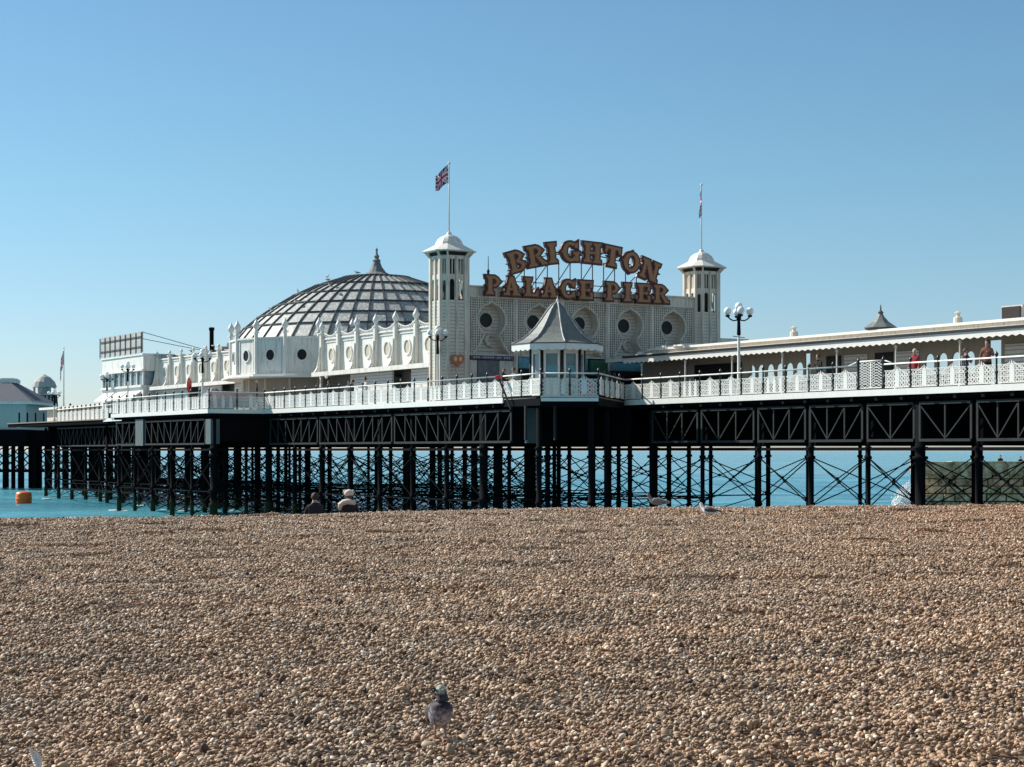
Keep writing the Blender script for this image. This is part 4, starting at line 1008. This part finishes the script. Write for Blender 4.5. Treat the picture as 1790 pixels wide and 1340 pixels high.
cp = P('roof_cupola', 'small pointed cupola on the shelter roof in the middle of the right deck', 'cupola', (15,-13.5,6.5))
b = MB(); b.box(14.4,15.6,-14.1,-12.9,6.5,6.66); b.lathe([(.95,6.66),(.5,6.95),(.22,7.25),(.1,7.45)], 8, (15,-13.5,0), pi/8); cp.part('roof', b, M['zinc'])
b = MB(); b.lathe([(.12,7.4),(.15,7.5),(.05,7.6),(.03,7.85),(.001,7.95)], 8, (15,-13.5,0)); cp.part('finial', b, M['leadd'])
ac = P('roof_unit', 'dark boxy ventilation unit on the shelter roof near the right edge', 'vent unit', (15,-23.2,6.5))
b = MB(); b.box(14.7,15.6,-24,-22.6,6.5,7.2); ac.part('casing', b, M['cream'])
b = MB(); b.box(14.62,14.695,-23.9,-22.7,6.55,7.13); 
ac.part('dark_grille', b, M['dark'])
for i,(u,lb) in enumerate(((-19.3,'stubby white roof vent right of the cupola'),(-6.2,'small white roof vent on the shelter roof near the right tower'))):
    o = P('roof_vent', lb, 'roof vent', (15,u,6.5), 'stubby vents on the shelter roof'); b = MB(); b.lathe([(.25,0),(.22,.35),(.10,.42),(.1,.55),(.2,.6),(.001,.7)], 10, (15,u,6.5)); o.part('vent_body', b, M['cream'])
o = P('roof_duct', 'bundle of pale ducts on the shelter roof at the right edge of view', 'duct', (15.5,-29,6.5)); b = MB(); b.tube([(15.2,-27.4,6.5),(15.2,-27.4,6.85),(15.2,-28.6,6.95),(15.2,-30,6.9),(15.2,-31.5,6.95)], .12, 8); b.box(14.8,15.7,-28.2,-27.6,6.5,6.8); b.box(14.8,15.7,-31,-30.2,6.5,7.0); o.part('duct_run', b, M['cream'])
# low roof block in front of the facade's right end
L_ = P('side_shop', 'low flat roofed shop between the facade and the shelter canopy', 'shop', (15,8.5,DK))
b = MB(); b.box(15.3,20,4,9.6,DK,5.7); L_.part('wall', b, M['beige'])
b = MB(); b.box(12.9,20.2,7.6,10.2,5.7,5.9); b.box(15.05,20.2,4,7.59,6.6,6.7); L_.part('roof', b, M['white2'])
b = MB(); b.box(15.6,16.2,8.0,8.1,5.9,6.7); b.lathe([(.25,5.9),(.3,6.2),(.1,6.4)], 8, (14.6,8.8,0)); L_.part('roof_clutter', b, M['white2'])
# ------------------------------------------------------------------ globe lamps
def lamp(v,u,h,label,arms=4,s=.8,bar=False):
    L = P('globe_lamp', label, 'lamp post', (v,u,DK), 'globe lamps along the pier')
    b = MB(); b.lathe([(.16*s,DK),(.16*s,DK+.35),(.09*s,DK+.45),(.075*s,DK+h*.72),(.055*s,DK+h-.35)], 10, (v,u,0)); L.part('pole', b, M['white'], smooth=True)
    b = MB(); b.lathe([(.06*s,DK+h-1.5),(.11*s,DK+h-1.4),(.08*s,DK+h-.6),(.14*s,DK+h-.5),(.06*s,DK+h-.3),(.05*s,DK+h-.05)], 10, (v,u,0))
    for k in range(arms):
        a = pi/4+2*pi*k/arms+.3; x, y = cos(a)*.62*s, sin(a)*.62*s
        b.tube([(v+x*t,u+y*t,DK+h-.55-.16*sin(pi*t)*s+.12*t) for t in (0,.25,.5,.75,1)], .04*s, 6)
        b.lathe([(.10*s,DK+h-.45),(.14*s,DK+h-.34)], 8, (v+x,u+y,0))
    if bar: b.bar((v-.75,u-.45,DK+h-1.55),(v+.75,u+.45,DK+h-1.55), .035)
    L.part('bracket', b, M['iron'])
    for k in range(arms):
        a = pi/4+2*pi*k/arms+.3; g = MB(); g.ball((v+cos(a)*.62*s,u+sin(a)*.62*s,DK+h-.12), .21*s, 14); L.part('globe', g, M['globe'], smooth=True)
    g = MB(); g.ball((v,u,DK+h+.14), .22*s, 14); L.part('globe', g, M['globe'], smooth=True)
    return L
lamp(9.7,-7.9,4.85,'tall lamp post with a cluster of white globes right of the right tower',4,1.0,True)
lamp(.75,10.5,4.4,'lamp post with white globes in front of the left tower',4)
lamp(-3.4,39.3,4.2,'lamp post before the farther arcade wall, just right of the red oval board',4,.9)
lamp(.7,68,4.6,'lamp post in front of the end block windows',4)
lamp(2.1,78.0,4.1,'lamp post standing just left of the end block',4)
lamp(4.0,101,3.2,'thin far lamp post between the flagpole and the round slide tower',4,.9)
lamp(2.4,30.2,2.1,'short lantern post in front of the dark arcade opening',0,.5)
lamp(1.0,39.5,2.1,'short lantern post in front of the round bay',0,.5)
flagpole(4.7,100,3,10.7,'tall thin flagpole on the far deck left of the end block',.09)
wf = W(4.7,100,10.65)
flag(wf, lambda s,t: (-.05-.3*s+.1*sin(9*s)*s, -.3*s, -1.5*t-1.9*s), 'small dark flag hanging on the far thin flagpole')
ro = P('red_oval_board', 'upright red oval board on a post behind the left railing', 'board', (-3.7,41.1,DK))
b = MB(); b.tube([(-3.7,41.1,DK),(-3.7,41.1,DK+1.9)], .05, 8); ro.part('post', b, M['post'])
b = MB(); b.lathe([(.54,0),(.60,.04),(.54,.10)], 24); b.v = [(-3.75+x*.55, 41.15-z_+x*.6, DK+1.9+y*1.0) for x,y,z_ in b.v]; ro.part('oval_face', b, M['red'])
lp = P('leaning_post', 'thin black post with a red cap leaning against the railing end left of the kiosk', 'post', (-.35,.4,2.2))
b = MB(); b.tube([(-.25,.0,2.35),(-.45,1.0,4.1)], .06, 8); lp.part('pole', b, M['post']); b = MB(); b.ball((-.47,1.05,4.18), .15, 10, 1.6, 1, .8); lp.part('red_cap', b, M['red'])
def stall(v,u,label,m1,m2):
    o = P('covered_stall', label, 'stall', (v,u,DK)); b = MB(); b.box(v-.5,v+.5,u-.7,u+.7,DK,DK+.8); o.part('counter', b, M[m1])
    b = MB(); b.lathe([(.95,DK+.81),(.85,DK+1.1),(.3,DK+1.55),(.001,DK+1.6)], 8, (v,u,0)); o.part('cover', b, M[m2])
stall(-3.2,37.6,'stall under a grey cover at the corner of the left deck','mural','mural')
o = P('pink_banner', 'pale pink patterned banner tied behind the railing below the round bay', 'banner', (-3.6,37,DK)); b = MB(); b.box(-3.9,-.9,35.95,36.0,DK+.15,DK+1.2); o.part('cloth', b, M['litter_pink'])
def bench(v,u,label):
    o = P('bench', label, 'bench', (v,u,DK), 'benches along the left deck'); b = MB(); b.box(v-.25,v+.25,u-.8,u+.8,DK+.42,DK+.47); o.part('seat', b, M['post'])
    b = MB(); b.box(v+.2,v+.26,u-.8,u+.8,DK+.5,DK+1.45); o.part('backrest', b, M['post'])
    for s_ in (-.7,.7): b = MB(); b.box(v-.22,v+.22,u+s_-.04,u+s_+.04,DK,DK+.42); o.part('leg', b, M['post'])
for i,(v,u,l) in enumerate(((1.2,64,'black bench nearest the red oval board on the left deck'),(1.2,69,'black bench in front of the end block'),(1.2,73.5,'black bench at the left end of the end block'),(.9,28,'black bench behind the railing below the dark opening'),(.9,24,'black bench behind the people at the railing'))): bench(v,u,l)
# ------------------------------------------------------------------ far left: pavilion, slide tower, roofs
fp = P('far_pavilion', 'pale grey pavilion with a peaked slate roof at the far left edge', 'pavilion', (14,146,DK))
c = Vector((-62.5,235,0)); 
def farpart(name, mb, m, par): return mb.build(name, m, par)
fpo = fp.root; fpo.location = (c.x,c.y,0); fpo.rotation_euler = (0,0,0)
b = MB(); b.box(-9,.1,0,12,2.75,6.0); farpart('wall', b, M['farwall'], fpo)
b = MB(); b.box(-9.4,1.0,-.5,12.5,6.01,6.35); farpart('eave', b, M['white'], fpo)
b = MB(); b.add([(-9.4,-.5,6.36),(1.0,-.5,6.36),(1.0,12.5,6.36),(-9.4,12.5,6.36),(-4.6,4,8.9),(-2.9,4,8.9),(-2.9,8,8.9),(-4.6,8,8.9)], [(0,1,5,4),(1,2,6,5),(2,3,7,6),(3,0,4,7),(4,5,6,7)]); farpart('roof', b, M['farroof'], fpo)
b = MB(); b.box(-4.6,-2.7,4.2,7.8,8.92,9.4); b.box(-4.4,-2.9,4.4,7.6,9.4,9.55); farpart('ridge_lantern', b, M['white'], fpo)
b = MB(); b.box(-9,.15,-.3,12,.6,2.74); b.box(.15,16,2,12,.6,2.7)
for i in range(12): b.box(-8.6+i*1.9,-8.2+i*1.9,.2,.5,SEA-1,.6); b.box(-8.0+i*1.9,-7.6+i*1.9,6,6.3,SEA-1,.6)
for j in range(3):
    for i in range(22): b.box(-9+i*1.15,-8.65+i*1.15,1.5+j*4,1.9+j*4,SEA-1,.6)
    b.bar((-9,1.7+j*4,-2.6),(15,1.7+j*4,-2.6), .3,.3)
    for i in range(7): b.bar((-9+i*3.4,1.4+j*4,.4),(-5.6+i*3.4,1.4+j*4,-2.6),.14); b.bar((-9+i*3.4,1.4+j*4,-2.6),(-5.6+i*3.4,1.4+j*4,.4),.14)
farpart('iron_base', b, M['soffit'], fpo)
fx = P('far_deck_shops', 'low white far shop roofs between the grey pavilion and the flagpole', 'shops', (6,110,DK))
b = MB(); b.box(5,20,86,107,DK,4.4); fx.part('wall', b, M['cream'])
b = MB(); b.box(4.4,20.4,85.5,108,4.41,4.65); b.box(8,12,98,106,4.66,4.9); fx.part('roof', b, M['white'])
b = MB(); b.box(3.0,20,110.01,111.5,DK-.45,DK); fx.part('deck_end', b, M['white'])
for i in range(16): b = MB(); b.box(3.1+i*.9,3.25+i*.9,111.2,111.35,DK,DK+1.2); fx.part('railing_post', b, M['iron'])
ht = thing('slide_tower', 'dark round slide tower with a spiral chute on the far deck', 'slide tower', world_loc=Vector((-70.5,276,0)), rot=0)
b = MB(); b.lathe([(2.2,2.5),(1.75,8.4)], 20); b.build('tower_wall', M['board'], ht)
b = MB()
for i in range(20):
    a = 2*pi*i/20; b.bar((2.25*cos(a),2.25*sin(a),2.5),(1.8*cos(a),1.8*sin(a),8.4), .16)
b.build('tower_board', M['iron'], ht)
b = MB(); pr = None
for i in range(60):
    t = i/59; a = -pi*.2-2*pi*1.6*t; r = 2.9-.3*t; q = (r*cos(a), r*sin(a), 3.4+4.6*t)
    if pr: b.bar(pr, q, .9, .45)
    pr = q
b.build('spiral_chute', M['farroof'], ht)
b = MB(); b.lathe([(2.15,8.4),(2.15,8.55),(1.9,8.56),(1.9,8.6)], 16)
for i in range(8): a = 2*pi*i/8; b.bar((1.6*cos(a),1.6*sin(a),8.5),(1.6*cos(a),1.6*sin(a),9.9), .14)
b.lathe([(1.9,9.6),(1.6,10.4),(.9,11.1),(.001,11.6)], 14); b.lathe([(1.0,8.6),(1.0,9.6)], 14); b.build('cap', M['board'], ht)
# ------------------------------------------------------------------ stone groyne behind the pier
gy = thing('stone_groyne', 'rough brown stone groyne behind the right hand piles', 'groyne', world_loc=Vector((42,152,0)), rot=radians(-2))
rs = random.Random(11); b = MB()
z = SEA-.5; row = 0
while z < -1.35:
    h = .62; x = -8.6+rs.random()*.3+(.12*row if z<-2 else .2)
    while x < 60:
        w_ = rs.uniform(.9,1.9); dy = rs.uniform(-.14,.14)+(.18*(-z) if z < -3 else 0)*-1
        b.box(x+.06,x+w_-.06,dy*1.6,dy+2.2,z+.05,z+h-.05); x += w_
    z += h; row += 1
b.build('stone_courses', M['stone'], gy)
b = MB(); x = -8.4
while x < 60:
    w_ = rs.uniform(1.8,3.4); b.box(x,x+w_-.03,rs.uniform(-.12,.05),2.6,-1.95,-.88+rs.uniform(-.05,.06)); x += w_
cp_ = b.build('capping_blocks', M['stone'], gy)
b = MB(); b.box(-8.0,60,.4,2.4,SEA-1,-1.2); b.build('core', M['stone'], gy)
# wave breaking against the groyne end
sp = MB(); rs = random.Random(2)
for i in range(1100):
    t = rs.random(); x = -1.9*rs.random()**.8*(1.2-.5*t); z_ = SEA+3.0*t*(1+x/3.0); sp.ball((33.2+x+rs.gauss(0,.12), 150.5+rs.gauss(0,.5), max(SEA,z_)), rs.uniform(.02,.09)*(1.2-t*.6), 5)
tag(sp.build('sea_spray', M['foam'], None, True), 'white spray of a wave breaking on the end of the stone groyne', 'spray', kind='stuff')
fm = MB()
for i in range(90):
    x = rs.uniform(-60,30); y = rs.uniform(120,235)
    fm.ball((x,y,SEA), rs.uniform(.06,.18), 6, rs.uniform(1,3.5), .6, .12)
for i in range(200):
    v, u = rs.choice(piles); q = W(v+rs.gauss(0,.5),u+rs.gauss(0,.5),SEA); fm.ball(q, rs.uniform(.1,.3), 6, 1.8, .8, .15)
tag(fm.build('wave_foam', M['foam'], None, True), 'flecks of white foam around the pier legs and on the open water', 'foam', kind='stuff')
# ------------------------------------------------------------------ orange buoy
by = thing('mooring_buoy', 'orange drum shaped buoy floating at the far left of the water', 'buoy', world_loc=Vector((-46.4,174,SEA)), rot=.3)
b = MB(); b.lathe([(.45,-.25),(.68,-.2),(.74,0),(.74,.75),(.68,.95),(.45,1.02)], 20); b.build('float_body', M['buoy'], by, True)
b = MB(); b.lathe([(.745,.28),(.775,.3),(.775,.42),(.745,.44)], 20); b.tube([(-.15,0,1.0),(-.12,0,1.15),(.12,0,1.15),(.15,0,1.0)], .035, 6); b.build('band_and_eye', M['buoy'], by)
# ------------------------------------------------------------------ figures grown with the skin modifier
def skin_body(name, nodes, edges, parent, mats, pick, sub=2, rootn=0):
    me = bpy.data.meshes.new(name); me.from_pydata([n[0] for n in nodes], edges, []); o = bpy.data.objects.new(name, me); COL.objects.link(o)
    o.modifiers.new('skin', 'SKIN'); s_ = o.modifiers.new('sub', 'SUBSURF'); s_.levels = sub; s_.render_levels = sub
    sv = me.skin_vertices[0].data
    for i, n in enumerate(nodes): r = n[1]; sv[i].radius = r if isinstance(r, tuple) else (r, r)
    sv[rootn].use_root = True
    dg = bpy.context.evaluated_depsgraph_get(); dg.update(); m2 = bpy.data.meshes.new_from_object(o.evaluated_get(dg)); m2.name = name
    bpy.data.objects.remove(o); m2.materials.clear()
    for m in mats: m2.materials.append(m)
    for p in m2.polygons: p.use_smooth = True; p.material_index = pick(p.center)
    r = bpy.data.objects.new(name, m2); COL.objects.link(r); r.parent = parent; return r
def person(label, loc, face, top, legs, hair, pose='stand', H=1.82):
    """face: heading in radians the person looks towards (0 = +x)"""
    root = thing('person', label, 'person', world_loc=loc, rot=face-pi/2, group=None); k = H/1.75
    aL, aR = {'stand': (((-.25,.02,1.12),(-.24,.12,.88)),((.25,.02,1.12),(.24,.12,.88))),
              'lean': (((-.27,.12,1.16),(-.20,.40,1.14)),((.27,.12,1.16),(.20,.40,1.14))),
              'phone': (((-.26,.05,1.14),(-.10,.30,1.28)),((.25,.02,1.12),(.24,.12,.88)))}[pose]
    lean = .10 if pose == 'lean' else 0
    N_ = [((0,0,.94),(.15,.11)),((0,lean*.3,1.15),(.14,.10)),((0,lean*.7,1.36),(.16,.11)),((0,lean,1.47),(.06,.06)),((0,lean+.02,1.56),(.065,.075)),((0,lean+.02,1.66),(.075,.09)),((0,lean,1.72),(.05,.06)),
          ((-.17,lean*.8,1.38),.065),(aL[0],.045),(aL[1],.035),((.17,lean*.8,1.38),.065),(aR[0],.045),(aR[1],.035),
          ((-.09,0,.86),.10),((-.10,.02,.48),.062),((-.11,-.02,.08),.045),((-.11,.13,.03),.035),((.09,0,.86),.10),((.10,.03,.48),.062),((.12,0,.08),.045),((.12,.15,.03),.035),
          ((aL[1][0],aL[1][1]+.09,aL[1][2]),.028),((aR[1][0],aR[1][1]+.09,aR[1][2]),.028)]
    N_ = [((p[0]*k,p[1]*k,p[2]*k),(tuple(q*k for q in r) if isinstance(r,tuple) else r*k)) for p,r in N_]
    Ed = [(0,1),(1,2),(2,3),(3,4),(4,5),(5,6),(2,7),(7,8),(8,9),(2,10),(10,11),(11,12),(0,13),(13,14),(14,15),(15,16),(0,17),(17,18),(18,19),(19,20),(9,21),(12,22)]
    def pick(c):
        z = c.z/k
        if z > 1.50: return 2
        if z < .10: return 3
        if abs(c.y/k) > .09 and z > .8 and (c.y/k > .30 or (z < .98 and abs(c.x) > .17*k)): return 2
        return 0 if z > .93 or abs(c.x/k) > .2 else 1
    skin_body('body', N_, Ed, root, [M[top],M[legs],M['skin'],M['post']], pick)
    b = MB(); b.ball((0,(lean-.015)*k,1.665*k), .105*k, 14, .92, 1.05, 1.05); b.v = [v for v in b.v]
    # trim the hair so that the face shows
    b.v = [(x, (min(y,(lean+.045)*k) if z < 1.70*k else y), z) for x,y,z in b.v]; b.build('hair', M[hair], root, True)
    b = MB(); b.ball((0,(lean+.105)*k,1.60*k), .017*k, 6); b.build('nose', M['skin'], root, True)
    return root
def on_deck(v,u): return W(v,u,DK)
tosea = TH+pi/2; out_left = TH+pi     # looking away from the pier to the left/camera side
person('person in a black top leaning on the railing right of the dark opening', on_deck(.55,25.6), out_left, 'black_cloth','blue_cloth','hairb','lean')
person('person in a grey top standing second in the group at the arcade railing', on_deck(.9,23.4), out_left+.6, 'grey_cloth','blue_cloth','hairb','stand',1.75)
person('person with dark hair and black top standing third in the group at the arcade railing', on_deck(.8,22.6), out_left-.4, 'black_cloth','black_cloth','hairb','stand',1.78)
person('person in a pale top with arms on the rail in front of the brown doorway', on_deck(.55,20.0), out_left, 'pale_cloth','black_cloth','hairb','lean',1.85)
person('person in dark clothes leaning on the rail left of the raised panel', on_deck(9.3,-15.2), out_left, 'black_cloth','black_cloth','hairn','lean',2.0)
person('person in a red jacket at the rail right of the raised panel', on_deck(9.5,-22.0), out_left+.3, 'red_cloth','black_cloth','pale_cloth','stand',1.95)
person('person in a grey top walking under the canopy behind the red jacket', on_deck(11.4,-23.5), TH-pi/2, 'grey_cloth','blue_cloth','hairn','phone',1.95)
person('tall person in a brown top with a dark bag at the right railing', on_deck(9.4,-26.9), out_left+.5, 'brown_cloth','black_cloth','hairb','phone',2.15)
person('person in a red top far away at the foot of the thin flagpole', on_deck(4.6,97.5), out_left, 'red_cloth','black_cloth','hairb','stand',1.9)
person('person half hidden behind the railing in front of the facade doorway, beside the kiosk', on_deck(6.2,7.5), TH-pi/2, 'black_cloth','blue_cloth','hairn','stand',1.85)
person('person in a grey top at the railing between the leaning post and the kiosk', on_deck(1.8,3.0), out_left, 'grey_cloth','black_cloth','hairn','lean',1.85)
person('person with brown hair standing close behind the left side of the kiosk', on_deck(2.0,4.6), out_left+.5, 'black_cloth','blue_cloth','hairn','stand',1.85)
lb = P('red_basket', 'red netted basket hung behind the railing in front of the kiosk', 'basket', (3.2,-2.6,DK))
b = MB()
for i in range(10): a = 2*pi*i/10; b.tube([(3.2+.32*cos(a),-2.6+.32*sin(a),DK+.1),(3.2+.42*cos(a+.6),-2.6+.42*sin(a+.6),DK+.75)], .025, 5); b.tube([(3.2+.32*cos(a),-2.6+.32*sin(a),DK+.1),(3.2+.42*cos(a-.6),-2.6+.42*sin(a-.6),DK+.75)], .025, 5)
b.lathe([(.40,.72),(.44,.74),(.44,.79),(.40,.81)], 16, (3.2,-2.6,DK)); lb.part('net_basket', b, M['red'])
yb = P('yellow_crate', 'small yellow crate low behind the railing right of the kiosk', 'crate', (7.6,1.4,DK)); b = MB(); b.box(7.3,7.9,1.1,1.7,DK+.02,DK+.32); b.box(7.26,7.94,1.06,1.74,DK+.32,DK+.37); yb.part('box', b, M['yellow'])
def seated(label, loc, face, coat, hair, hood=None, k=1.0):
    root = thing('person', label, 'person', world_loc=loc, rot=face-pi/2)
    N_ = [((0,0,.12),(.20,.16)),((0,.02,.36),(.18,.13)),((0,.05,.54),(.20,.12)),((0,.07,.66),(.075,.075)),((0,.09,.76),(.08,.09)),((0,.10,.86),(.085,.10)),((0,.09,.93),(.055,.065)),
          ((-.21,.06,.54),.075),((-.27,.18,.34),.06),((-.12,.42,.40),.045),((.21,.06,.54),.075),((.27,.18,.34),.06),((.12,.42,.40),.045),
          ((-.12,.10,.12),.11),((-.16,.50,.38),.075),((-.15,.80,.06),.055),((-.15,.95,.04),.045),((.12,.10,.12),.11),((.16,.50,.36),.075),((.15,.82,.04),.055),((.15,.97,.03),.045),((-.07,.49,.40),.032),((.07,.49,.40),.032)]
    Ed = [(0,1),(1,2),(2,3),(3,4),(4,5),(5,6),(2,7),(7,8),(8,9),(2,10),(10,11),(11,12),(0,13),(13,14),(14,15),(15,16),(0,17),(17,18),(18,19),(19,20),(9,21),(12,22)]
    def pick(c):
        if c.z > .67: return 2
        if c.y > .44 and .3 < c.z < .46 and abs(c.x) < .11: return 2
        return 1 if c.y > .25 and c.z < .5 and abs(c.x) < .24 and not (c.z > .33 and abs(c.x) < .12) else 0
    skin_body('body', N_, Ed, root, [M[coat],M['blue_cloth'],M['skin']], pick, 2)
    b = MB(); b.ball((0,.075,.86), .118, 16, .95, 1.05, 1.08); b.v = [(x, (min(y,.13) if z < .90 else y), z) for x,y,z in b.v]; b.build('hair', M[hair], root, True)
    b = MB(); b.ball((0,.195,.82), .02, 6); b.build('nose', M['skin'], root, True)
    if hood:
        b = MB(); b.tube([(-.26,-.02,.42),(-.24,-.04,.58),(-.12,-.06,.66),(0,-.06,.68),(.12,-.06,.66),(.22,-.02,.60)], [.05,.085,.09,.09,.085,.04], 10); b.build('fleece_collar', M['fleece'], root, True)
        b = MB(); b.lathe([(.125,.86),(.155,.90),(.150,.97),(.11,1.02),(.04,1.045)], 16, (0,.07,0)); b.ball((-.13,.05,.99), .045, 8); b.ball((.13,.05,.99), .045, 8); b.build('knit_hat', M['fleece'], root, True)
    return root
def crest(px, back): 
    x = (px-895)/3200*53; y = edge(x)-back; x = (px-895)/3200*y; return Vector((x, y, ground_z(x,y)))
seated('seated person in black coat with dark hair, left of the pair on the beach', crest(551,-3.9), pi/2+.25, 'black_cloth', 'hairb')
seated('seated person in a black coat with cream hat and fleece collar on the beach crest', crest(609,-3.8), pi/2-.1, 'black_cloth', 'hairn', True)
g1 = W(0,0,0); person('distant person in dark clothes standing on the stone groyne, left one of two', Vector((41.2,154.4,-1.25)), -pi/2, 'black_cloth','black_cloth','hairb','stand',1.55).location.z = -1.9
person('distant person in dark clothes at the very right edge on the stone groyne', Vector((42.9,154.4,-1.9)), -pi/2, 'black_cloth','black_cloth','hairb','stand',1.45)
# ------------------------------------------------------------------ birds
def gull(label, loc, face, k=1.0, body='b_white', wing='b_grey', sit=False, name='seagull', cat='seagull'):
    root = thing(name, label, cat, world_loc=loc, rot=face-pi/2); z0 = .02 if sit else .14
    N_ = [((0,-.02,z0+.11),(.082,.080)),((0,.08,z0+.13),(.070,.072)),((0,.15,z0+.21),(.042,.042)),((0,.18,z0+.28),(.042,.044)),((0,.21,z0+.30),(.034,.032)),((0,-.13,z0+.10),(.055,.045)),((0,-.24,z0+.09),(.028,.014)),((0,-.31,z0+.085),(.024,.008))]
    skin_body('body', N_, [(0,1),(1,2),(2,3),(3,4),(0,5),(5,6),(6,7)], root, [M[body]], lambda c: 0)
    for s_ in (-1,1):
        N2 = [((s_*.062,.08,z0+.165),(.025,.05)),((s_*.075,-.05,z0+.15),(.022,.062)),((s_*.05,-.18,z0+.135),(.018,.035)),((s_*.02,-.33,z0+.115),(.008,.012))]
        skin_body('wing', N2, [(0,1),(1,2),(2,3)], root, [M[wing]], lambda c: 0, 1)
    b = MB(); b.tube([(0,.238,z0+.298),(0,.275,z0+.29),(0,.288,z0+.275)], [.012,.009,.003], 6); b.build('beak', M['b_beak'], root, True)
    for s_ in (-1,1):
        b = MB(); b.ball((s_*.031,.205,z0+.31), .006, 6); b.build('eye', M['post'], root)
    if not sit:
        for s_ in (-1,1):
            b = MB(); b.tube([(s_*.035,0,z0+.06),(s_*.035,-.01,z0-.06),(s_*.035,.005,0)], .008, 6)
            for a in (-.5,0,.5): b.tube([(s_*.035,.005,.004),(s_*.035+.045*sin(a),.005+.05*cos(a),.004)], .006, 5)
            b.build('leg', M['b_leg'], root, True)
    root.scale = (k,k,k); return root
def gpt(px, y): x = (px-895)/3200*y; return Vector((x, y, ground_z(x,y)+.02))
gull('grey backed seagull resting on the crest of the beach between two piles', gpt(1147,56.0), radians(165), 1.35, 'b_grey', 'b_grey', True)
gull('white headed seagull with grey wings sitting on the shingle just below the crest', gpt(1238,48.5), radians(150), 1.15, 'b_white', 'b_wing', True)
# pigeon in the foreground, facing the camera, head turned to its right
pr_ = gpt(770, 11.0); pg = thing('pigeon', 'grey pigeon with dark neck and pale green head standing on the near shingle', 'pigeon', world_loc=Vector((pr_.x,pr_.y,pr_.z)), rot=pi+.25)
PB = [(0,-.24,.045,.006),(0,-.20,.058,.022),(0,-.14,.085,.034),(0,-.07,.125,.060),(0,-.01,.160,.076),(0,.035,.195,.070),(0,.052,.225,.052),(0,.052,.255,.038),(.002,.050,.282,.032),(.008,.052,.305,.034),(.014,.056,.325,.028),(.018,.058,.340,.008)]
tt = np.linspace(0, len(PB)-1, 45); b = MB()
sm = [tuple(float(np.interp(t, range(len(PB)), [p[i] for p in PB])) for i in range(4)) for t in tt]
sm = [tuple((sm[max(i-1,0)][k]+2*sm[i][k]+sm[min(i+1,len(sm)-1)][k])/4 for k in range(4)) for i in range(len(sm))]
b.tube([q[:3] for q in sm], [q[3] for q in sm], 24); b.build('body', M['pigeon'], pg, True)
for s_ in (-1,1):
    N2 = [((s_*.055,.02,.200),(.014,.025)),((s_*.070,-.03,.17),(.016,.050)),((s_*.06,-.11,.12),(.014,.04)),((s_*.03,-.20,.07),(.006,.014))]
    skin_body('wing', N2, [(0,1),(1,2),(2,3)], pg, [M['b_wing']], lambda c: 0, 2)
    b = MB(); b.tube([(s_*.030,0,.10),(s_*.032,-.01,.055),(s_*.032,.01,.006)], [.012,.007,.006], 6)
    for a in (-.6,0,.6): b.tube([(s_*.032,.01,.006),(s_*.032+.04*sin(a),.01+.045*cos(a),.004)], .005, 5)
    b.tube([(s_*.032,.01,.006),(s_*.032,-.02,.004)], .005, 5); b.build('leg', M['b_leg'], pg, True)
b = MB(); b.tube([(.044,.062,.322),(.066,.070,.322),(.085,.077,.314)], [.007,.005,.002], 6); b.tube([(.042,.060,.312),(.062,.068,.306),(.076,.074,.300)], [.007,.005,.002], 6); b.build('beak', M['post'], pg, True)
for q in ((.020,.080,.322),(.022,.028,.327)):
    b = MB(); b.ball(q, .0045, 8); b.build('eye', M['post'], pg, True)
# small gulls perched on the dome ridge
gp = None
for i, (a, rr2) in enumerate(((200,8.9),(190,7.6),(214,7.2),(205,6.0),(196,5.2),(222,4.2),(186,9.6))):
    zz = float(np.interp(rr2, [.9,2.66,5.3,6.9,8.35,10.6], [14.08,13.92,13.15,12.4,11.45,9.65]))
    A_ = radians(a); loc = W(DV+rr2*cos(A_), DU+rr2*sin(A_), zz+.2)
    if gp is None: gp = gull('small gull perched on the ribs of the great dome', loc, radians(200), 1.0); gp['group'] = 'gulls on the dome'; o = gp
    else: o = copy_tree(gp); o.location = loc; o.rotation_euler.z = rr.random()*6
    o['label'] = 'small gull '+('low on the left edge of the dome','on the dome halfway up its left outline','on the dome face midway between rim and finial','on the dome a little left of the finial','on the upper left outline of the dome','on the dome nearest the finial','on the dome just above the round bay')[i]
# white feather stuck in the shingle, bottom left
ff = gpt(73, 9.9); fe = thing('feather', 'white feather standing up in the pebbles at the bottom left', 'feather', world_loc=Vector((ff.x,ff.y,ff.z-.01)), rot=.2)
b = MB(); n = 10; ou = []
for i in range(n+1): t = i/n; ou.append((.024*sin(pi*t**.8)**.8+.004*(1-t), t))
for s_ in (-1,1):
    for i in range(n):
        (w0_,t0),(w1_,t1) = ou[i], ou[i+1]; f = lambda w_,t: (-.02+.05*t*t*-1+s_*w_, .012*abs(w_)/.024+.02*sin(3*t), .012+.125*t)
        b.prism([f(0,t0),f(w0_,t0),f(w1_,t1),f(0,t1)], (0,.0012,0))
b.build('vane', M['feather'], fe, True)
b = MB(); b.tube([(-.02-.05*t*t, .0+.02*sin(3*t)-.001, -.005+.135*t) for t in [i/8 for i in range(9)]], .0016, 5); b.build('quill', M['b_white'], fe, True)
